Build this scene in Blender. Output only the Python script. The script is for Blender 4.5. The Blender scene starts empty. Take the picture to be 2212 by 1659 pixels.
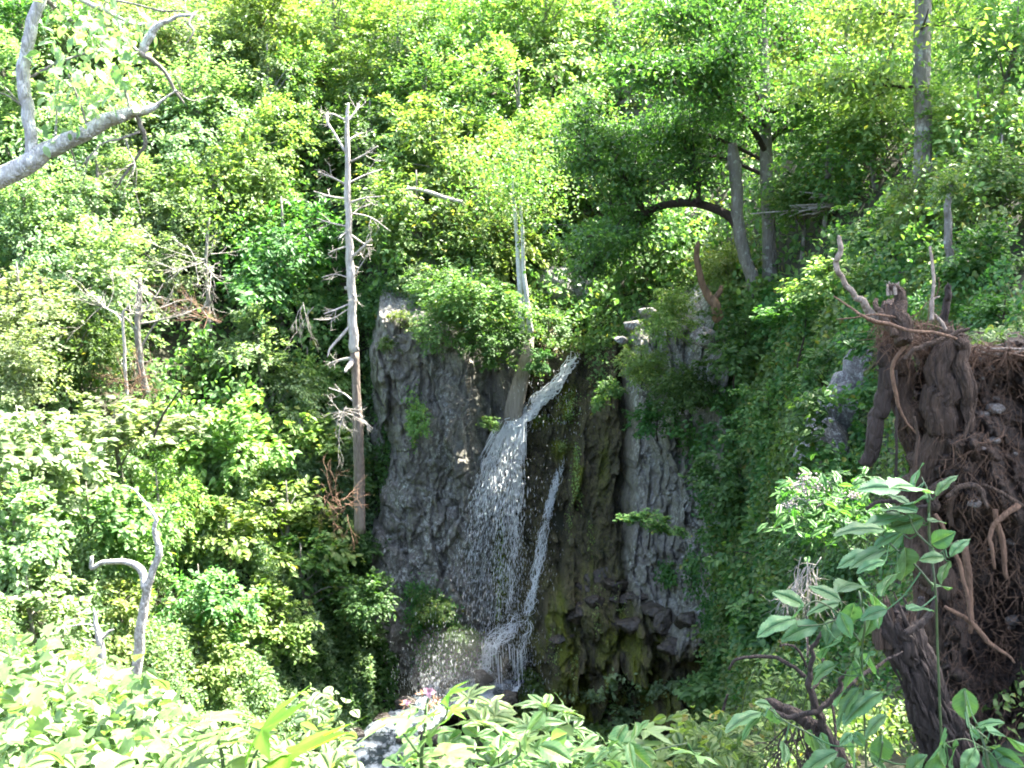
import bpy, math
import numpy as np
from mathutils import Vector, Matrix

# ------------------------------------------------------------------ basics
SC = bpy.context.scene
COL = SC.collection
rng = np.random.default_rng(11)
FPX = 2372.0
PITCH = math.radians(8)
CP, SP = math.cos(PITCH), math.sin(PITCH)

def ray(u, v):
    x = (u - 1106.0) / FPX
    z = (829.5 - v) / FPX
    return np.array([x, CP + z * SP, -SP + z * CP])

def P(u, v, Y):
    d = ray(u, v)
    return d * (Y / d[1])

def A2(u):                       # bearing (x / y) of an image column at mid height
    return (u - 1106.0) / FPX / CP

def U2(a):
    return a * FPX * CP + 1106.0

# ------------------------------------------------------------------ noise
def _h(i, j, k, s):
    n = (i * 374761393 + j * 668265263 + k * 2147483647 + s * 974634777) & 0xffffffff
    n = ((n ^ (n >> 13)) * 1274126177) & 0xffffffff
    return ((n ^ (n >> 16)) & 0xffff) / 65535.0

def noise(x, y, z=0.0, s=0):
    x, y, z = np.broadcast_arrays(np.asarray(x, float), np.asarray(y, float), np.asarray(z, float))
    i, j, k = np.floor(x).astype(np.int64), np.floor(y).astype(np.int64), np.floor(z).astype(np.int64)
    fx, fy, fz = x - i, y - j, z - k
    fx, fy, fz = [f * f * (3 - 2 * f) for f in (fx, fy, fz)]
    r = 0
    for a in (0, 1):
        for b in (0, 1):
            for c in (0, 1):
                w = (fx if a else 1 - fx) * (fy if b else 1 - fy) * (fz if c else 1 - fz)
                r = r + w * _h(i + a, j + b, k + c, s)
    return r * 2 - 1

def fbm(x, y, z=0.0, s=0, o=4):
    r, a, t = 0, 1.0, 0.0
    for q in range(o):
        m = 2.03 ** q
        r = r + a * noise(np.asarray(x) * m, np.asarray(y) * m, np.asarray(z) * m, s + q * 17)
        t += a
        a *= .5
    return r / t

def sstep(a, b, x):
    t = np.clip((np.asarray(x, float) - a) / (b - a), 0, 1)
    return t * t * (3 - 2 * t)

def worley(x, y, s=0):
    i0, j0 = np.floor(x).astype(np.int64), np.floor(y).astype(np.int64)
    d1 = np.full(x.shape, 9.0); d2 = d1.copy(); val = np.zeros(x.shape)
    tx = np.zeros(x.shape); ty = np.zeros(x.shape)
    for a in (-1, 0, 1):
        for b in (-1, 0, 1):
            i, j = i0 + a, j0 + b
            px = i + _h(i, j, 1, s); py = j + _h(i, j, 2, s)
            d = np.hypot(x - px, y - py)
            m = d < d1
            d2 = np.where(m, d1, np.minimum(d2, d))
            val = np.where(m, _h(i, j, 3, s), val)
            tx = np.where(m, (x - px) * (_h(i, j, 4, s) - .5) + (y - py) * (_h(i, j, 5, s) - .5), tx)
            d1 = np.where(m, d, d1)
    return d1, d2 - d1, val, tx

# ------------------------------------------------------------------ mesh building
class MB:
    def __init__(self):
        self.v, self.f, self.n, self.c, self.hasc = [], [], 0, [], False
    def add(self, v, f, c=None):
        v = np.asarray(v, float).reshape(-1, 3)
        f = np.asarray(f, np.int64)
        self.v.append(v); self.f.append(f + self.n); self.n += len(v)
        self.c.append(np.zeros((len(v), 3)) if c is None else np.asarray(c, float))
        self.hasc = self.hasc or c is not None
    def mesh(self, name, mat, smooth=True):
        v = np.concatenate(self.v) if self.v else np.zeros((0, 3))
        me = bpy.data.meshes.new(name)
        me.vertices.add(len(v)); me.vertices.foreach_set('co', v.ravel())
        li = np.concatenate([f.ravel() for f in self.f])
        tot = np.concatenate([np.full(len(f), f.shape[1]) for f in self.f])
        st = np.concatenate([[0], np.cumsum(tot)[:-1]])
        me.loops.add(len(li)); me.loops.foreach_set('vertex_index', li.astype(np.int32))
        me.polygons.add(len(tot))
        me.polygons.foreach_set('loop_start', st.astype(np.int32))
        me.polygons.foreach_set('loop_total', tot.astype(np.int32))
        me.polygons.foreach_set('use_smooth', np.full(len(tot), smooth))
        me.update(calc_edges=True); me.validate()
        if self.hasc:
            at = me.color_attributes.new('mask', 'FLOAT_COLOR', 'POINT')
            c = np.concatenate(self.c)
            at.data.foreach_set('color', np.c_[c, np.ones(len(c))].ravel())
        me.materials.append(mat)
        return me
    def obj(self, name, mat, parent=None, smooth=True, origin=None):
        if origin is not None:
            o = np.asarray(origin, float)
            self.v = [v - o for v in self.v]
        ob = bpy.data.objects.new(name, self.mesh(name, mat, smooth))
        COL.objects.link(ob)
        if parent is not None:
            ob.parent = parent
        elif origin is not None:
            ob.location = Vector(origin)
        return ob

def tag(o, label, cat=None, group=None, kind=None):
    if label: o['label'] = label
    if cat: o['category'] = cat
    if group: o['group'] = group
    if kind: o['kind'] = kind
    return o

def thing(name, label, cat, loc=(0, 0, 0), group=None):
    o = bpy.data.objects.new(name, None)
    o.empty_display_size = .2
    COL.objects.link(o); o.location = Vector(loc)
    return tag(o, label, cat, group)

def smooth_path(pts, rad, k=5):
    pts = np.asarray(pts, float); rad = np.asarray(rad, float)
    if len(pts) < 2: return pts, rad
    e = np.vstack([2 * pts[0] - pts[1], pts, 2 * pts[-1] - pts[-2]])
    out, ro = [], []
    for i in range(len(pts) - 1):
        p0, p1, p2, p3 = e[i:i + 4]
        for t in np.linspace(0, 1, k, endpoint=False):
            out.append(.5 * (2 * p1 + (p2 - p0) * t + (2 * p0 - 5 * p1 + 4 * p2 - p3) * t * t + (3 * p1 - p0 - 3 * p2 + p3) * t ** 3))
            ro.append(rad[i] + (rad[i + 1] - rad[i]) * t)
    out.append(pts[-1]); ro.append(rad[-1])
    return np.array(out), np.array(ro)

def tube(mb, pts, rad, n=8, rough=0.0, cap=True, seed=0, flat=None):
    pts = np.asarray(pts, float); rad = np.asarray(rad, float)
    m = len(pts)
    t = np.gradient(pts, axis=0); t /= np.linalg.norm(t, axis=1)[:, None] + 1e-9
    ref = np.array([0.13, -1, 0.21]) if abs(t[0][1]) < .9 else np.array([1, 0, .2])
    N = np.zeros((m, 3)); a = ref
    for i in range(m):
        a = a - t[i] * a.dot(t[i]); a = a / (np.linalg.norm(a) + 1e-9); N[i] = a
    B = np.cross(t, N)
    th = np.linspace(0, 2 * np.pi, n, endpoint=False)
    c, s = np.cos(th), np.sin(th)
    R = np.repeat(rad[:, None], n, 1)
    if rough:
        L = np.concatenate([[0], np.cumsum(np.linalg.norm(np.diff(pts, axis=0), axis=1))])
        q = L[:, None] / (rad.max() * 5 + 1e-6)
        big = n >= 28
        R = R * (1 + rough * (.42 if big else .9) * fbm(c[None] * 1.3 + 7, s[None] * 1.3, q * (.5 if big else .8), seed, 2) + (rough * (1.1 if n > 12 else .6)) * fbm(c[None] * 3.6, s[None] * 3.6, q * .45, seed + 5, 3))
        if big: R = R * (1 - rough * .9 * (1 - sstep(0, .16, np.abs(noise(c[None] * 3.1, s[None] * 3.1, q * .35, seed + 9))))) * (1 + .25 * rough * noise(c[None] * 8, s[None] * 8, q * 3, seed + 11))
    V = pts[:, None] + N[:, None] * (c[None, :, None] * R[..., None]) + B[:, None] * (s[None, :, None] * R[..., None])
    V = V.reshape(-1, 3)
    i, j = np.meshgrid(np.arange(m - 1), np.arange(n), indexing='ij')
    f = np.stack([i * n + j, i * n + (j + 1) % n, (i + 1) * n + (j + 1) % n, (i + 1) * n + j], -1).reshape(-1, 4)
    mb.add(V, f)
    if cap:
        base = mb.n
        mb.add(np.vstack([pts[0], pts[-1]]), np.zeros((0, 3), int))
        s0 = base - m * n
        jj = np.arange(n)
        mb.f.append(np.stack([np.full(n, base), s0 + (jj + 1) % n, s0 + jj], -1))
        e0 = s0 + (m - 1) * n
        mb.f.append(np.stack([np.full(n, base + 1), e0 + jj, e0 + (jj + 1) % n], -1))

def limb(mb, pts, rad, n=8, rough=.12, k=5, wob=0.0, seed=0):
    p, r = smooth_path(pts, rad, k)
    if wob:
        L = np.arange(len(p)) * .37 + seed
        for q in range(3):
            p[1:-1, q] += (wob * noise(L, q * 7.3 + seed, 0, seed) * r.max())[1:-1]
    tube(mb, p, r, n, rough, True, seed)

def blob(mb, c, r, seed=0, amp=.25, freq=1.3, nu=22, nv=14, flatb=0, col=None, ridg=False):
    """an irregular lump of rock or earth"""
    th = np.linspace(0, 2 * np.pi, nu, endpoint=False); ph = np.linspace(0, np.pi, nv)
    PH, TH = np.meshgrid(ph, th, indexing='ij')
    d = np.stack([np.sin(PH) * np.cos(TH), np.sin(PH) * np.sin(TH), np.cos(PH)], -1).reshape(-1, 3)
    nn = fbm(d[:, 0] * freq + seed * 3.1, d[:, 1] * freq, d[:, 2] * freq, seed, 5)
    if ridg:
        w_, e_, va_, tl_ = worley(d[:, 0] * 1.6 + d[:, 2] * .7 + seed + .5 * nn, d[:, 2] * 1.3 + d[:, 1] * 1.7 + .5 * nn, seed)
        nn = .25 * nn + .35 * (va_ - .5) + .9 * tl_ - .08 * (1 - sstep(0, .12, e_)) + .18 * fbm(d[:, 0] * 5, d[:, 1] * 5, d[:, 2] * 5, seed, 4)
    V = d * (1 + amp * 2 * nn)[:, None] * np.asarray(r, float) + np.asarray(c, float)
    i, j = np.meshgrid(np.arange(nv - 1), np.arange(nu), indexing='ij')
    f = np.stack([i * nu + j, (i + 1) * nu + j, (i + 1) * nu + (j + 1) % nu, i * nu + (j + 1) % nu], -1).reshape(-1, 4)
    mb.add(V, f, None if col is None else np.tile(col, (len(V), 1)))

# ------------------------------------------------------------------ leaf templates (axis +x, length 1)
def T_far():
    v = [(0, 0, 0), (.42, -.3, .09), (1, 0, -.06), (.42, .3, .09)]
    return np.array(v), np.array([[0, 1, 2], [0, 2, 3]])
def T_mid(w=.3):
    v = [(0, 0, 0), (.25, -w * .85, .06), (.6, -w, .05), (1, 0, -.14), (.6, w, .05), (.25, w * .85, .06), (.5, 0, -.01)]
    return np.array(v), np.array([[0, 1, 6], [1, 2, 6], [2, 3, 6], [3, 4, 6], [4, 5, 6], [5, 0, 6]])
def T_ser(w=.3, n=13, teeth=.018, droop=.16, seed=0, wav=.02, point=.9):
    """toothed ovate leaf: midrib, inner line, toothed edge on both sides"""
    t = np.linspace(0, 1, n * 2 + 1)
    prof = w * np.sin(np.pi * t ** point) ** .8 * (1 - .15 * t)
    prof[0] = prof[-1] = 0
    tooth = np.where(np.arange(len(t)) % 2 == 1, teeth, -teeth * .4) * np.sin(np.pi * t)
    z = -droop * t ** 2 + .04 * np.sin(np.pi * t)
    V, Fc = [], []
    m = len(t)
    V += list(np.c_[t, 0 * t, z])
    for sgn in (1, -1):
        yin = sgn * prof * .55; yo = sgn * (prof + tooth)
        wv = wav * np.sin(t * 17 + seed + sgn)
        V += list(np.c_[t, yin, z + abs(yin) * .14 + .3 * wv * (prof > 0)])
        V += list(np.c_[t + np.where(np.arange(m) % 2 == 1, .012, 0), yo, z + abs(yo) * .10 + wv * (prof > .02)])
    for q in range(2):
        a, b, c = 0, m * (1 + 2 * q), m * (2 + 2 * q)
        for i in range(m - 1):
            Fc += [[a + i, a + i + 1, b + i + 1, b + i], [b + i, b + i + 1, c + i + 1, c + i]]
    return np.array(V), np.array(Fc)
def T_palm(seed=0, lob=(1.0, .86, .6), wd=.30, droop=.18):
    """five-lobed raspberry / maple leaf; stalk joins at origin, main lobe along +x"""
    angs = [-118, -58, 0, 58, 118]; L = [lob[2], lob[1], lob[0], lob[1], lob[2]]
    out = []
    out.append((-.04, -.03))
    for q, (a, l) in enumerate(zip(angs, L)):
        ar = math.radians(a)
        def pt(rad, da):
            return (rad * math.cos(ar + da), rad * math.sin(ar + da))
        for (rr, da) in ((.46, -.46), (.60, -.34), (.58, -.27), (.76, -.18), (.80, -.10), (1.0, 0), (.80, .10), (.76, .18), (.58, .27), (.60, .34), (.46, .46)):
            out.append(pt(l * rr * (1 + .05 * math.sin(seed + q * 3 + rr * 9)), da * (.62 / max(l, .55)) * wd / .3))
    out.append((-.04, .03))
    o = np.array(out) * .62
    n = len(o)
    inner = o * .5
    V2 = np.vstack([[[0, 0]], inner, o])
    r = np.hypot(V2[:, 0], V2[:, 1]); ang = np.arctan2(V2[:, 1], V2[:, 0])
    z = -droop * r ** 2 + .07 * r * np.cos(ang * 6.2 + math.pi) * (r > 0) + .025 * np.sin(V2[:, 0] * 9 + seed)
    V = np.c_[V2, z]
    F = []
    tri = [[0, 1 + i, 2 + i] for i in range(n - 1)]
    quad = [[1 + i, 1 + n + i, 2 + n + i, 2 + i] for i in range(n - 1)]
    F = [t + [t[2]] for t in tri]
    return V, tri, quad
FAR, MID = T_far(), T_mid()

def frames(ax, nm):
    ax = ax / (np.linalg.norm(ax, axis=1)[:, None] + 1e-9)
    nm = nm - ax * (ax * nm).sum(1)[:, None]
    nm = nm / (np.linalg.norm(nm, axis=1)[:, None] + 1e-9)
    return ax, np.cross(nm, ax), nm

def leaves(mb, tpl, pos, ax, nm, size):
    tv, tf = tpl
    pos = np.atleast_2d(pos); X, Y, Z = frames(np.atleast_2d(ax), np.atleast_2d(nm))
    size = np.broadcast_to(size, len(pos))
    V = pos[:, None] + size[:, None, None] * (tv[None, :, 0, None] * X[:, None] + tv[None, :, 1, None] * Y[:, None] + tv[None, :, 2, None] * Z[:, None])
    F = tf[None] + (np.arange(len(pos)) * len(tv))[:, None, None]
    lc = np.tile(np.c_[tv[:, 0], np.abs(tv[:, 1]), np.ones(len(tv))], (len(pos), 1)) if len(tv) > 20 else None
    mb.add(V.reshape(-1, 3), F.reshape(-1, tf.shape[1]), lc)

def palm_leaf(mb, base, ax, nm, size, seed=0, **k):
    V, tri, quad = T_palm(seed, **k)
    X, Y, Z = frames(np.array([ax], float), np.array([nm], float))
    W = np.asarray(base) + size * (V[:, :1] * X + V[:, 1:2] * Y + V[:, 2:] * Z)
    n0 = mb.n
    mb.add(W, np.array(tri)); mb.f.append(np.array(quad) + n0)

import bmesh
def facet(mb, c, r, seed, npt=16):
    """a sharp-edged broken block: a bevelled hull with chipped faces"""
    q = np.random.default_rng(seed); bm = bmesh.new()
    d = q.normal(size=(npt, 3)); d /= np.linalg.norm(d, axis=1)[:, None]
    for p in d * (.75 + .35 * q.random((npt, 1))) * np.asarray(r, float) + np.asarray(c, float): bm.verts.new(p)
    res = bmesh.ops.convex_hull(bm, input=bm.verts)
    bmesh.ops.delete(bm, geom=[g for g in res['geom_interior'] if isinstance(g, bmesh.types.BMVert)], context='VERTS')
    bmesh.ops.bevel(bm, geom=bm.edges[:], offset=.06 * min(r), segments=1, affect='EDGES')
    bmesh.ops.triangulate(bm, faces=bm.faces[:])
    bmesh.ops.subdivide_edges(bm, edges=bm.edges[:], cuts=2, use_grid_fill=True)
    bmesh.ops.triangulate(bm, faces=bm.faces[:]); bm.verts.ensure_lookup_table()
    V = np.array([v.co[:] for v in bm.verts]); bm.verts.index_update(); F = np.array([[v.index for v in f.verts] for f in bm.faces]); bm.free()
    s_ = min(r); V += (s_ * .10 * np.stack([fbm(V[:, 0] / s_ * 1.6 + k, V[:, 1] / s_ * 1.6, V[:, 2] / s_ * 1.6, seed + k, 3) for k in range(3)], -1))
    mb.add(V, F)

def rnd_dirs(n, r=None):
    r = r or rng
    d = r.normal(size=(n, 3)); return d / np.linalg.norm(d, axis=1)[:, None]

# ------------------------------------------------------------------ materials
def mat(name):
    m = bpy.data.materials.new(name); m.use_nodes = True
    nt = m.node_tree; nt.nodes.clear()
    return m, nt.nodes, nt.links

def N(ns, t, **k):
    n = ns.new(t)
    for a, b in k.items():
        if a.startswith('i_'):
            key = a[2:].replace('_', ' ')
            n.inputs[int(key) if key.isdigit() else key].default_value = b
        else:
            setattr(n, a, b)
    return n

def mixc(ns, ls, fac, a, b, mode='MIX'):
    n = ns.new('ShaderNodeMix'); n.data_type = 'RGBA'; n.blend_type = mode
    for i, s in ((0, fac), (6, a), (7, b)):
        if isinstance(s, (int, float)): n.inputs[i].default_value = s
        elif isinstance(s, tuple): n.inputs[i].default_value = (*s, 1) if len(s) == 3 else s
        else: ls.new(s, n.inputs[i])
    return n.outputs[2]

def ramp(ns, ls, src, stops, interp='LINEAR'):
    n = ns.new('ShaderNodeValToRGB'); n.color_ramp.interpolation = interp
    e = n.color_ramp.elements
    while len(e) < len(stops): e.new(.5)
    for q, (p, c) in enumerate(stops):
        e[q].position = p
        e[q].color = (c, c, c, 1) if isinstance(c, (int, float)) else (*c, 1)
    ls.new(src, n.inputs[0]); return n.outputs[0]

def math_(ns, ls, op, a, b=None):
    n = ns.new('ShaderNodeMath'); n.operation = op
    for i, s in ((0, a), (1, b)):
        if s is None: continue
        if isinstance(s, (int, float)): n.inputs[i].default_value = s
        else: ls.new(s, n.inputs[i])
    return n.outputs[0]

def tex(ns, ls, scale=5, detail=4, rough=.6, stretch=(1, 1, 1), kind='noise', coord='Object'):
    tc = ns.new('ShaderNodeTexCoord'); mp = ns.new('ShaderNodeMapping')
    mp.inputs['Scale'].default_value = stretch
    ls.new(tc.outputs[coord], mp.inputs[0])
    if kind == 'noise':
        t = N(ns, 'ShaderNodeTexNoise'); t.inputs['Scale'].default_value = scale
        t.inputs['Detail'].default_value = detail; t.inputs['Roughness'].default_value = rough
        ls.new(mp.outputs[0], t.inputs['Vector']); return t.outputs['Fac']
    t = N(ns, 'ShaderNodeTexVoronoi'); t.inputs['Scale'].default_value = scale
    if kind == 'edge': t.feature = 'DISTANCE_TO_EDGE'
    ls.new(mp.outputs[0], t.inputs['Vector']); return t.outputs['Distance']

def leafmat(name, a, b, trans=.42, rough=.5, spec=.35, tcol=None, veins=False, rare=None):
    m, ns, ls = mat(name)
    g = ns.new('ShaderNodeNewGeometry'); oi = ns.new('ShaderNodeObjectInfo')
    stops = [(0, a), (.8, b)]
    if rare: stops = [(0, a), (.85, b), (.955, b), (.985, rare)]
    c = ramp(ns, ls, g.outputs['Random Per Island'], stops)
    hs = ns.new('ShaderNodeHueSaturation')
    ls.new(math_(ns, ls, 'MULTIPLY_ADD', oi.outputs['Random'], .05), hs.inputs['Hue'])
    hs.inputs['Hue'].default_value = .5
    h = ns.new('ShaderNodeMath'); h.operation = 'MULTIPLY_ADD'
    ls.new(oi.outputs['Random'], h.inputs[0]); h.inputs[1].default_value = .05; h.inputs[2].default_value = .475
    ls.new(h.outputs[0], hs.inputs['Hue'])
    v = ns.new('ShaderNodeMath'); v.operation = 'MULTIPLY_ADD'
    ls.new(oi.outputs['Random'], v.inputs[0]); v.inputs[1].default_value = .3; v.inputs[2].default_value = .85
    ls.new(v.outputs[0], hs.inputs['Value'])
    ls.new(c, hs.inputs['Color'])
    col = hs.outputs['Color']
    if veins:
        n1 = tex(ns, ls, 60, 3, .6)
        col = mixc(ns, ls, ramp(ns, ls, n1, [(.35, 0.0), (.7, .35)]), col, (b[0] * 1.5, b[1] * 1.3, b[2] * 1.3))
        at = N(ns, 'ShaderNodeAttribute'); at.attribute_name = 'mask'; sx = N(ns, 'ShaderNodeSeparateColor'); ls.new(at.outputs['Color'], sx.inputs[0])
        fr = math_(ns, ls, 'FRACT', math_(ns, ls, 'MULTIPLY', math_(ns, ls, 'SUBTRACT', sx.outputs[0], math_(ns, ls, 'MULTIPLY', sx.outputs[1], .75)), 9.0))
        side = ramp(ns, ls, math_(ns, ls, 'ABSOLUTE', math_(ns, ls, 'SUBTRACT', fr, .5)), [(0, 1.0), (.09, 0.0)])
        mid_ = ramp(ns, ls, sx.outputs[1], [(.008, 1.0), (.022, 0.0)])
        vf = math_(ns, ls, 'MULTIPLY', math_(ns, ls, 'MAXIMUM', math_(ns, ls, 'MULTIPLY', side, .38), math_(ns, ls, 'MULTIPLY', mid_, .6)), sx.outputs[2])
        col = mixc(ns, ls, vf, col, (b[0] * 2.4, b[1] * 1.7, b[2] * 2.2))
    p = N(ns, 'ShaderNodeBsdfPrincipled'); ls.new(col, p.inputs['Base Color'])
    p.inputs['Roughness'].default_value = rough; p.inputs['Specular IOR Level'].default_value = spec
    t = N(ns, 'ShaderNodeBsdfTranslucent')
    tc = mixc(ns, ls, 1.0, col, tcol or (1.75, 1.9, .8), 'MULTIPLY')
    ls.new(tc, t.inputs['Color'])
    mx = N(ns, 'ShaderNodeMixShader'); mx.inputs[0].default_value = trans
    ls.new(p.outputs[0], mx.inputs[1]); ls.new(t.outputs[0], mx.inputs[2])
    o = N(ns, 'ShaderNodeOutputMaterial'); ls.new(mx.outputs[0], o.inputs[0])
    return m

def barkmat(name, a, b, stretch=(1, 1, .25), scale=9, bump=.6, rough=.85, lichen=None, bscale=1.0, pale=.5):
    m, ns, ls = mat(name)
    n1 = tex(ns, ls, scale, 8, .68, stretch); n2 = tex(ns, ls, scale * .22, 4, .6, stretch)
    c = mixc(ns, ls, ramp(ns, ls, n1, [(.3, 0.0), (.68, 1.0)]), a, b)
    c = mixc(ns, ls, ramp(ns, ls, n2, [(.3, .0), (.75, .55)]), c, tuple(x * 1.35 for x in b))
    if lichen:
        n3 = tex(ns, ls, scale * .5, 6, .7)
        c = mixc(ns, ls, ramp(ns, ls, n3, [(pale, 0.0), (pale + .06, .85)]), c, lichen)
    vor = tex(ns, ls, scale * 1.1, 2, .5, stretch, 'edge')
    hgt = math_(ns, ls, 'ADD', math_(ns, ls, 'MULTIPLY', n1, 1.0), math_(ns, ls, 'MULTIPLY', ramp(ns, ls, vor, [(0, 0.0), (.25, 1.0)]), .35))
    bp = N(ns, 'ShaderNodeBump'); bp.inputs['Strength'].default_value = bump; bp.inputs['Distance'].default_value = .05 * bscale
    ls.new(hgt, bp.inputs['Height'])
    p = N(ns, 'ShaderNodeBsdfPrincipled'); ls.new(c, p.inputs['Base Color']); p.inputs['Roughness'].default_value = rough
    ls.new(bp.outputs[0], p.inputs['Normal'])
    o = N(ns, 'ShaderNodeOutputMaterial'); ls.new(p.outputs[0], o.inputs[0])
    return m

def rockmat(name, dry, dark, lich, use_mask=True, scale=1.0):
    m, ns, ls = mat(name)
    n_big = tex(ns, ls, .7 * scale, 6, .6, (1, 1, .6)); n_mid = tex(ns, ls, 3.2 * scale, 8, .7, (1, 1, .45))
    n_fin = tex(ns, ls, 22 * scale, 6, .7); v_sp = tex(ns, ls, 9 * scale, 6, .75, (1, 1, .8))
    n_pale = tex(ns, ls, 1.6 * scale, 9, .78, (1.3, 1, .7))
    c = mixc(ns, ls, ramp(ns, ls, n_mid, [(.36, 0.0), (.6, 1.0)]), dark, dry)
    c = mixc(ns, ls, ramp(ns, ls, n_big, [(.35, .0), (.65, .6)]), c, tuple(x * y for x, y in zip(dry, (1.12, .97, 1.02))))
    c = mixc(ns, ls, ramp(ns, ls, n_fin, [(.34, .7), (.54, 0.0)]), c, tuple(x * .4 for x in dark))
    sp = math_(ns, ls, 'MULTIPLY', ramp(ns, ls, v_sp, [(.50, 0.0), (.57, 1.0)]), ramp(ns, ls, n_pale, [(.42, .25), (.54, 1.0)]))
    rough = None
    if use_mask:
        at = N(ns, 'ShaderNodeAttribute'); at.attribute_name = 'mask'
        sx = N(ns, 'ShaderNodeSeparateColor'); ls.new(at.outputs['Color'], sx.inputs[0])
        wet, lm, moss = sx.outputs[0], sx.outputs[1], sx.outputs[2]
        sp = math_(ns, ls, 'MULTIPLY', sp, lm)
        c = mixc(ns, ls, sp, c, lich)
        wn = math_(ns, ls, 'MULTIPLY', wet, 1.0)
        wc = mixc(ns, ls, ramp(ns, ls, n_mid, [(.35, 0.0), (.65, 1.0)]), (.016, .014, .015), (.105, .080, .055))
        wc = mixc(ns, ls, ramp(ns, ls, n_pale, [(.45, 0.0), (.62, .7)]), wc, (.13, .105, .058))
        c = mixc(ns, ls, wn, c, wc)
        mf = math_(ns, ls, 'MULTIPLY', ramp(ns, ls, math_(ns, ls, 'ADD', moss, math_(ns, ls, 'MULTIPLY_ADD', n_fin, .5)), [(.70, 0.0), (.98, 1.0)]), 1.0)
        mc = mixc(ns, ls, n_fin, (.03, .05, .006), (.19, .20, .02))
        c = mixc(ns, ls, mf, c, mc)
        rough = ramp(ns, ls, wet, [(0, .8), (.8, .24)])
    else:
        c = mixc(ns, ls, sp, c, lich)
    hg = math_(ns, ls, 'ADD', math_(ns, ls, 'MULTIPLY', n_mid, 1.0), math_(ns, ls, 'MULTIPLY', n_fin, .4))
    bp = N(ns, 'ShaderNodeBump'); bp.inputs['Strength'].default_value = 1.0; bp.inputs['Distance'].default_value = .22 / scale
    ls.new(hg, bp.inputs['Height'])
    p = N(ns, 'ShaderNodeBsdfPrincipled'); ls.new(c, p.inputs['Base Color']); p.inputs['Roughness'].default_value = .8
    if rough is not None: ls.new(rough, p.inputs['Roughness'])
    ls.new(bp.outputs[0], p.inputs['Normal'])
    o = N(ns, 'ShaderNodeOutputMaterial'); ls.new(p.outputs[0], o.inputs[0])
    return m

def simple(name, a, b, rough=.7, scale=12, bump=.3, dist=.02, spec=.5):
    m, ns, ls = mat(name)
    n1 = tex(ns, ls, scale, 6, .65)
    c = mixc(ns, ls, ramp(ns, ls, n1, [(.3, 0.0), (.7, 1.0)]), a, b)
    bp = N(ns, 'ShaderNodeBump'); bp.inputs['Strength'].default_value = bump; bp.inputs['Distance'].default_value = dist
    ls.new(n1, bp.inputs['Height'])
    p = N(ns, 'ShaderNodeBsdfPrincipled'); ls.new(c, p.inputs['Base Color']); p.inputs['Roughness'].default_value = rough
    p.inputs['Specular IOR Level'].default_value = spec
    ls.new(bp.outputs[0], p.inputs['Normal'])
    o = N(ns, 'ShaderNodeOutputMaterial'); ls.new(p.outputs[0], o.inputs[0])
    return m

L = {
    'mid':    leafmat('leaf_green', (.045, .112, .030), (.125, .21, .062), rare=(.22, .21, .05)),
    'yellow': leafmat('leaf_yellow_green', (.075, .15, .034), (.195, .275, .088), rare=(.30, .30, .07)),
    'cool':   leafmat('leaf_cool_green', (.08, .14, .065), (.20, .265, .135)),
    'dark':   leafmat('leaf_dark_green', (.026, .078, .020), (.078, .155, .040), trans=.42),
    'big':    leafmat('leaf_broad', (.035, .09, .025), (.125, .20, .075), trans=.36, veins=True, rough=.42),
    'nettle': leafmat('leaf_toothed', (.034, .10, .036), (.062, .14, .058), trans=.3, veins=True, rough=.5, spec=.3),
    'backlit':  leafmat('leaf_backlit', (.06, .17, .015), (.10, .23, .02), trans=.55, veins=True),  # leaves with the sun behind them: backlight put into a brighter green
}
BARK = {
    'dead':  barkmat('bark_bleached', (.11, .09, .075), (.42, .39, .35), bump=1.0, scale=13),
    'grey':  barkmat('bark_grey', (.05, .042, .034), (.19, .175, .15), lichen=(.33, .35, .30), pale=.56, scale=14, bump=.9),
    'dark':  barkmat('bark_dark', (.008, .005, .003), (.048, .030, .020), scale=34, bump=1.0, bscale=.9),
    'birch': barkmat('bark_pale', (.22, .21, .19), (.50, .50, .46), stretch=(1, 1, 2.2), scale=5, bump=.3),
    'brown': barkmat('bark_brown', (.05, .028, .014), (.17, .10, .055), stretch=(1, 1, .12), scale=14, bump=.9),
    'root':  barkmat('bark_root', (.026, .012, .006), (.165, .092, .052), scale=60, bump=.6, bscale=.5),
    'rootw': barkmat('wood_weathered', (.012, .0065, .0035), (.105, .062, .036), stretch=(1, 1, .16), scale=46, bump=1.0, bscale=1.0),
    'snaglow': barkmat('bark_peeled', (.045, .034, .026), (.19, .15, .12), stretch=(1, 1, .2), scale=14, bump=.9),
    'rootl': barkmat('root_bare', (.05, .026, .016), (.32, .26, .20), stretch=(1, 1, .3), scale=40, bump=.9, bscale=.5),
    'slab':  barkmat('wood_slab', (.09, .075, .058), (.25, .215, .175), stretch=(1, 1, .1), scale=14, bump=.7),
    'limb':  barkmat('bark_limb', (.15, .14, .12), (.46, .45, .42), scale=34, bump=1.0, lichen=(.62, .62, .58), pale=.5, bscale=.7),
}
M_soil = simple('soil', (.022, .016, .010), (.075, .055, .035), .95, 6, .8, .08)
M_ground = simple('forest_floor', (.012, .014, .006), (.04, .04, .02), .95, 3, .8, .1)
M_earth = simple('root_earth', (.008, .0045, .0022), (.085, .048, .026), .95, 22, 1.0, .08)
M_rockc = rockmat('lichened_rock', (.20, .195, .19), (.07, .068, .066), (.46, .48, .46), False, 2.2)
M_cliff = rockmat('cliff_rock', (.28, .272, .255), (.088, .084, .078), (.62, .64, .60))
M_rock = rockmat('outcrop_rock', (.30, .27, .24), (.10, .09, .08), (.55, .56, .53), False, 1.6)
M_wet = simple('wet_rock', (.012, .010, .008), (.060, .046, .034), .25, 5, 1.0, .12, .6)
M_stone = rockmat('loose_stone', (.15, .13, .105), (.06, .05, .04), (.24, .22, .19), False, 9)

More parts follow.
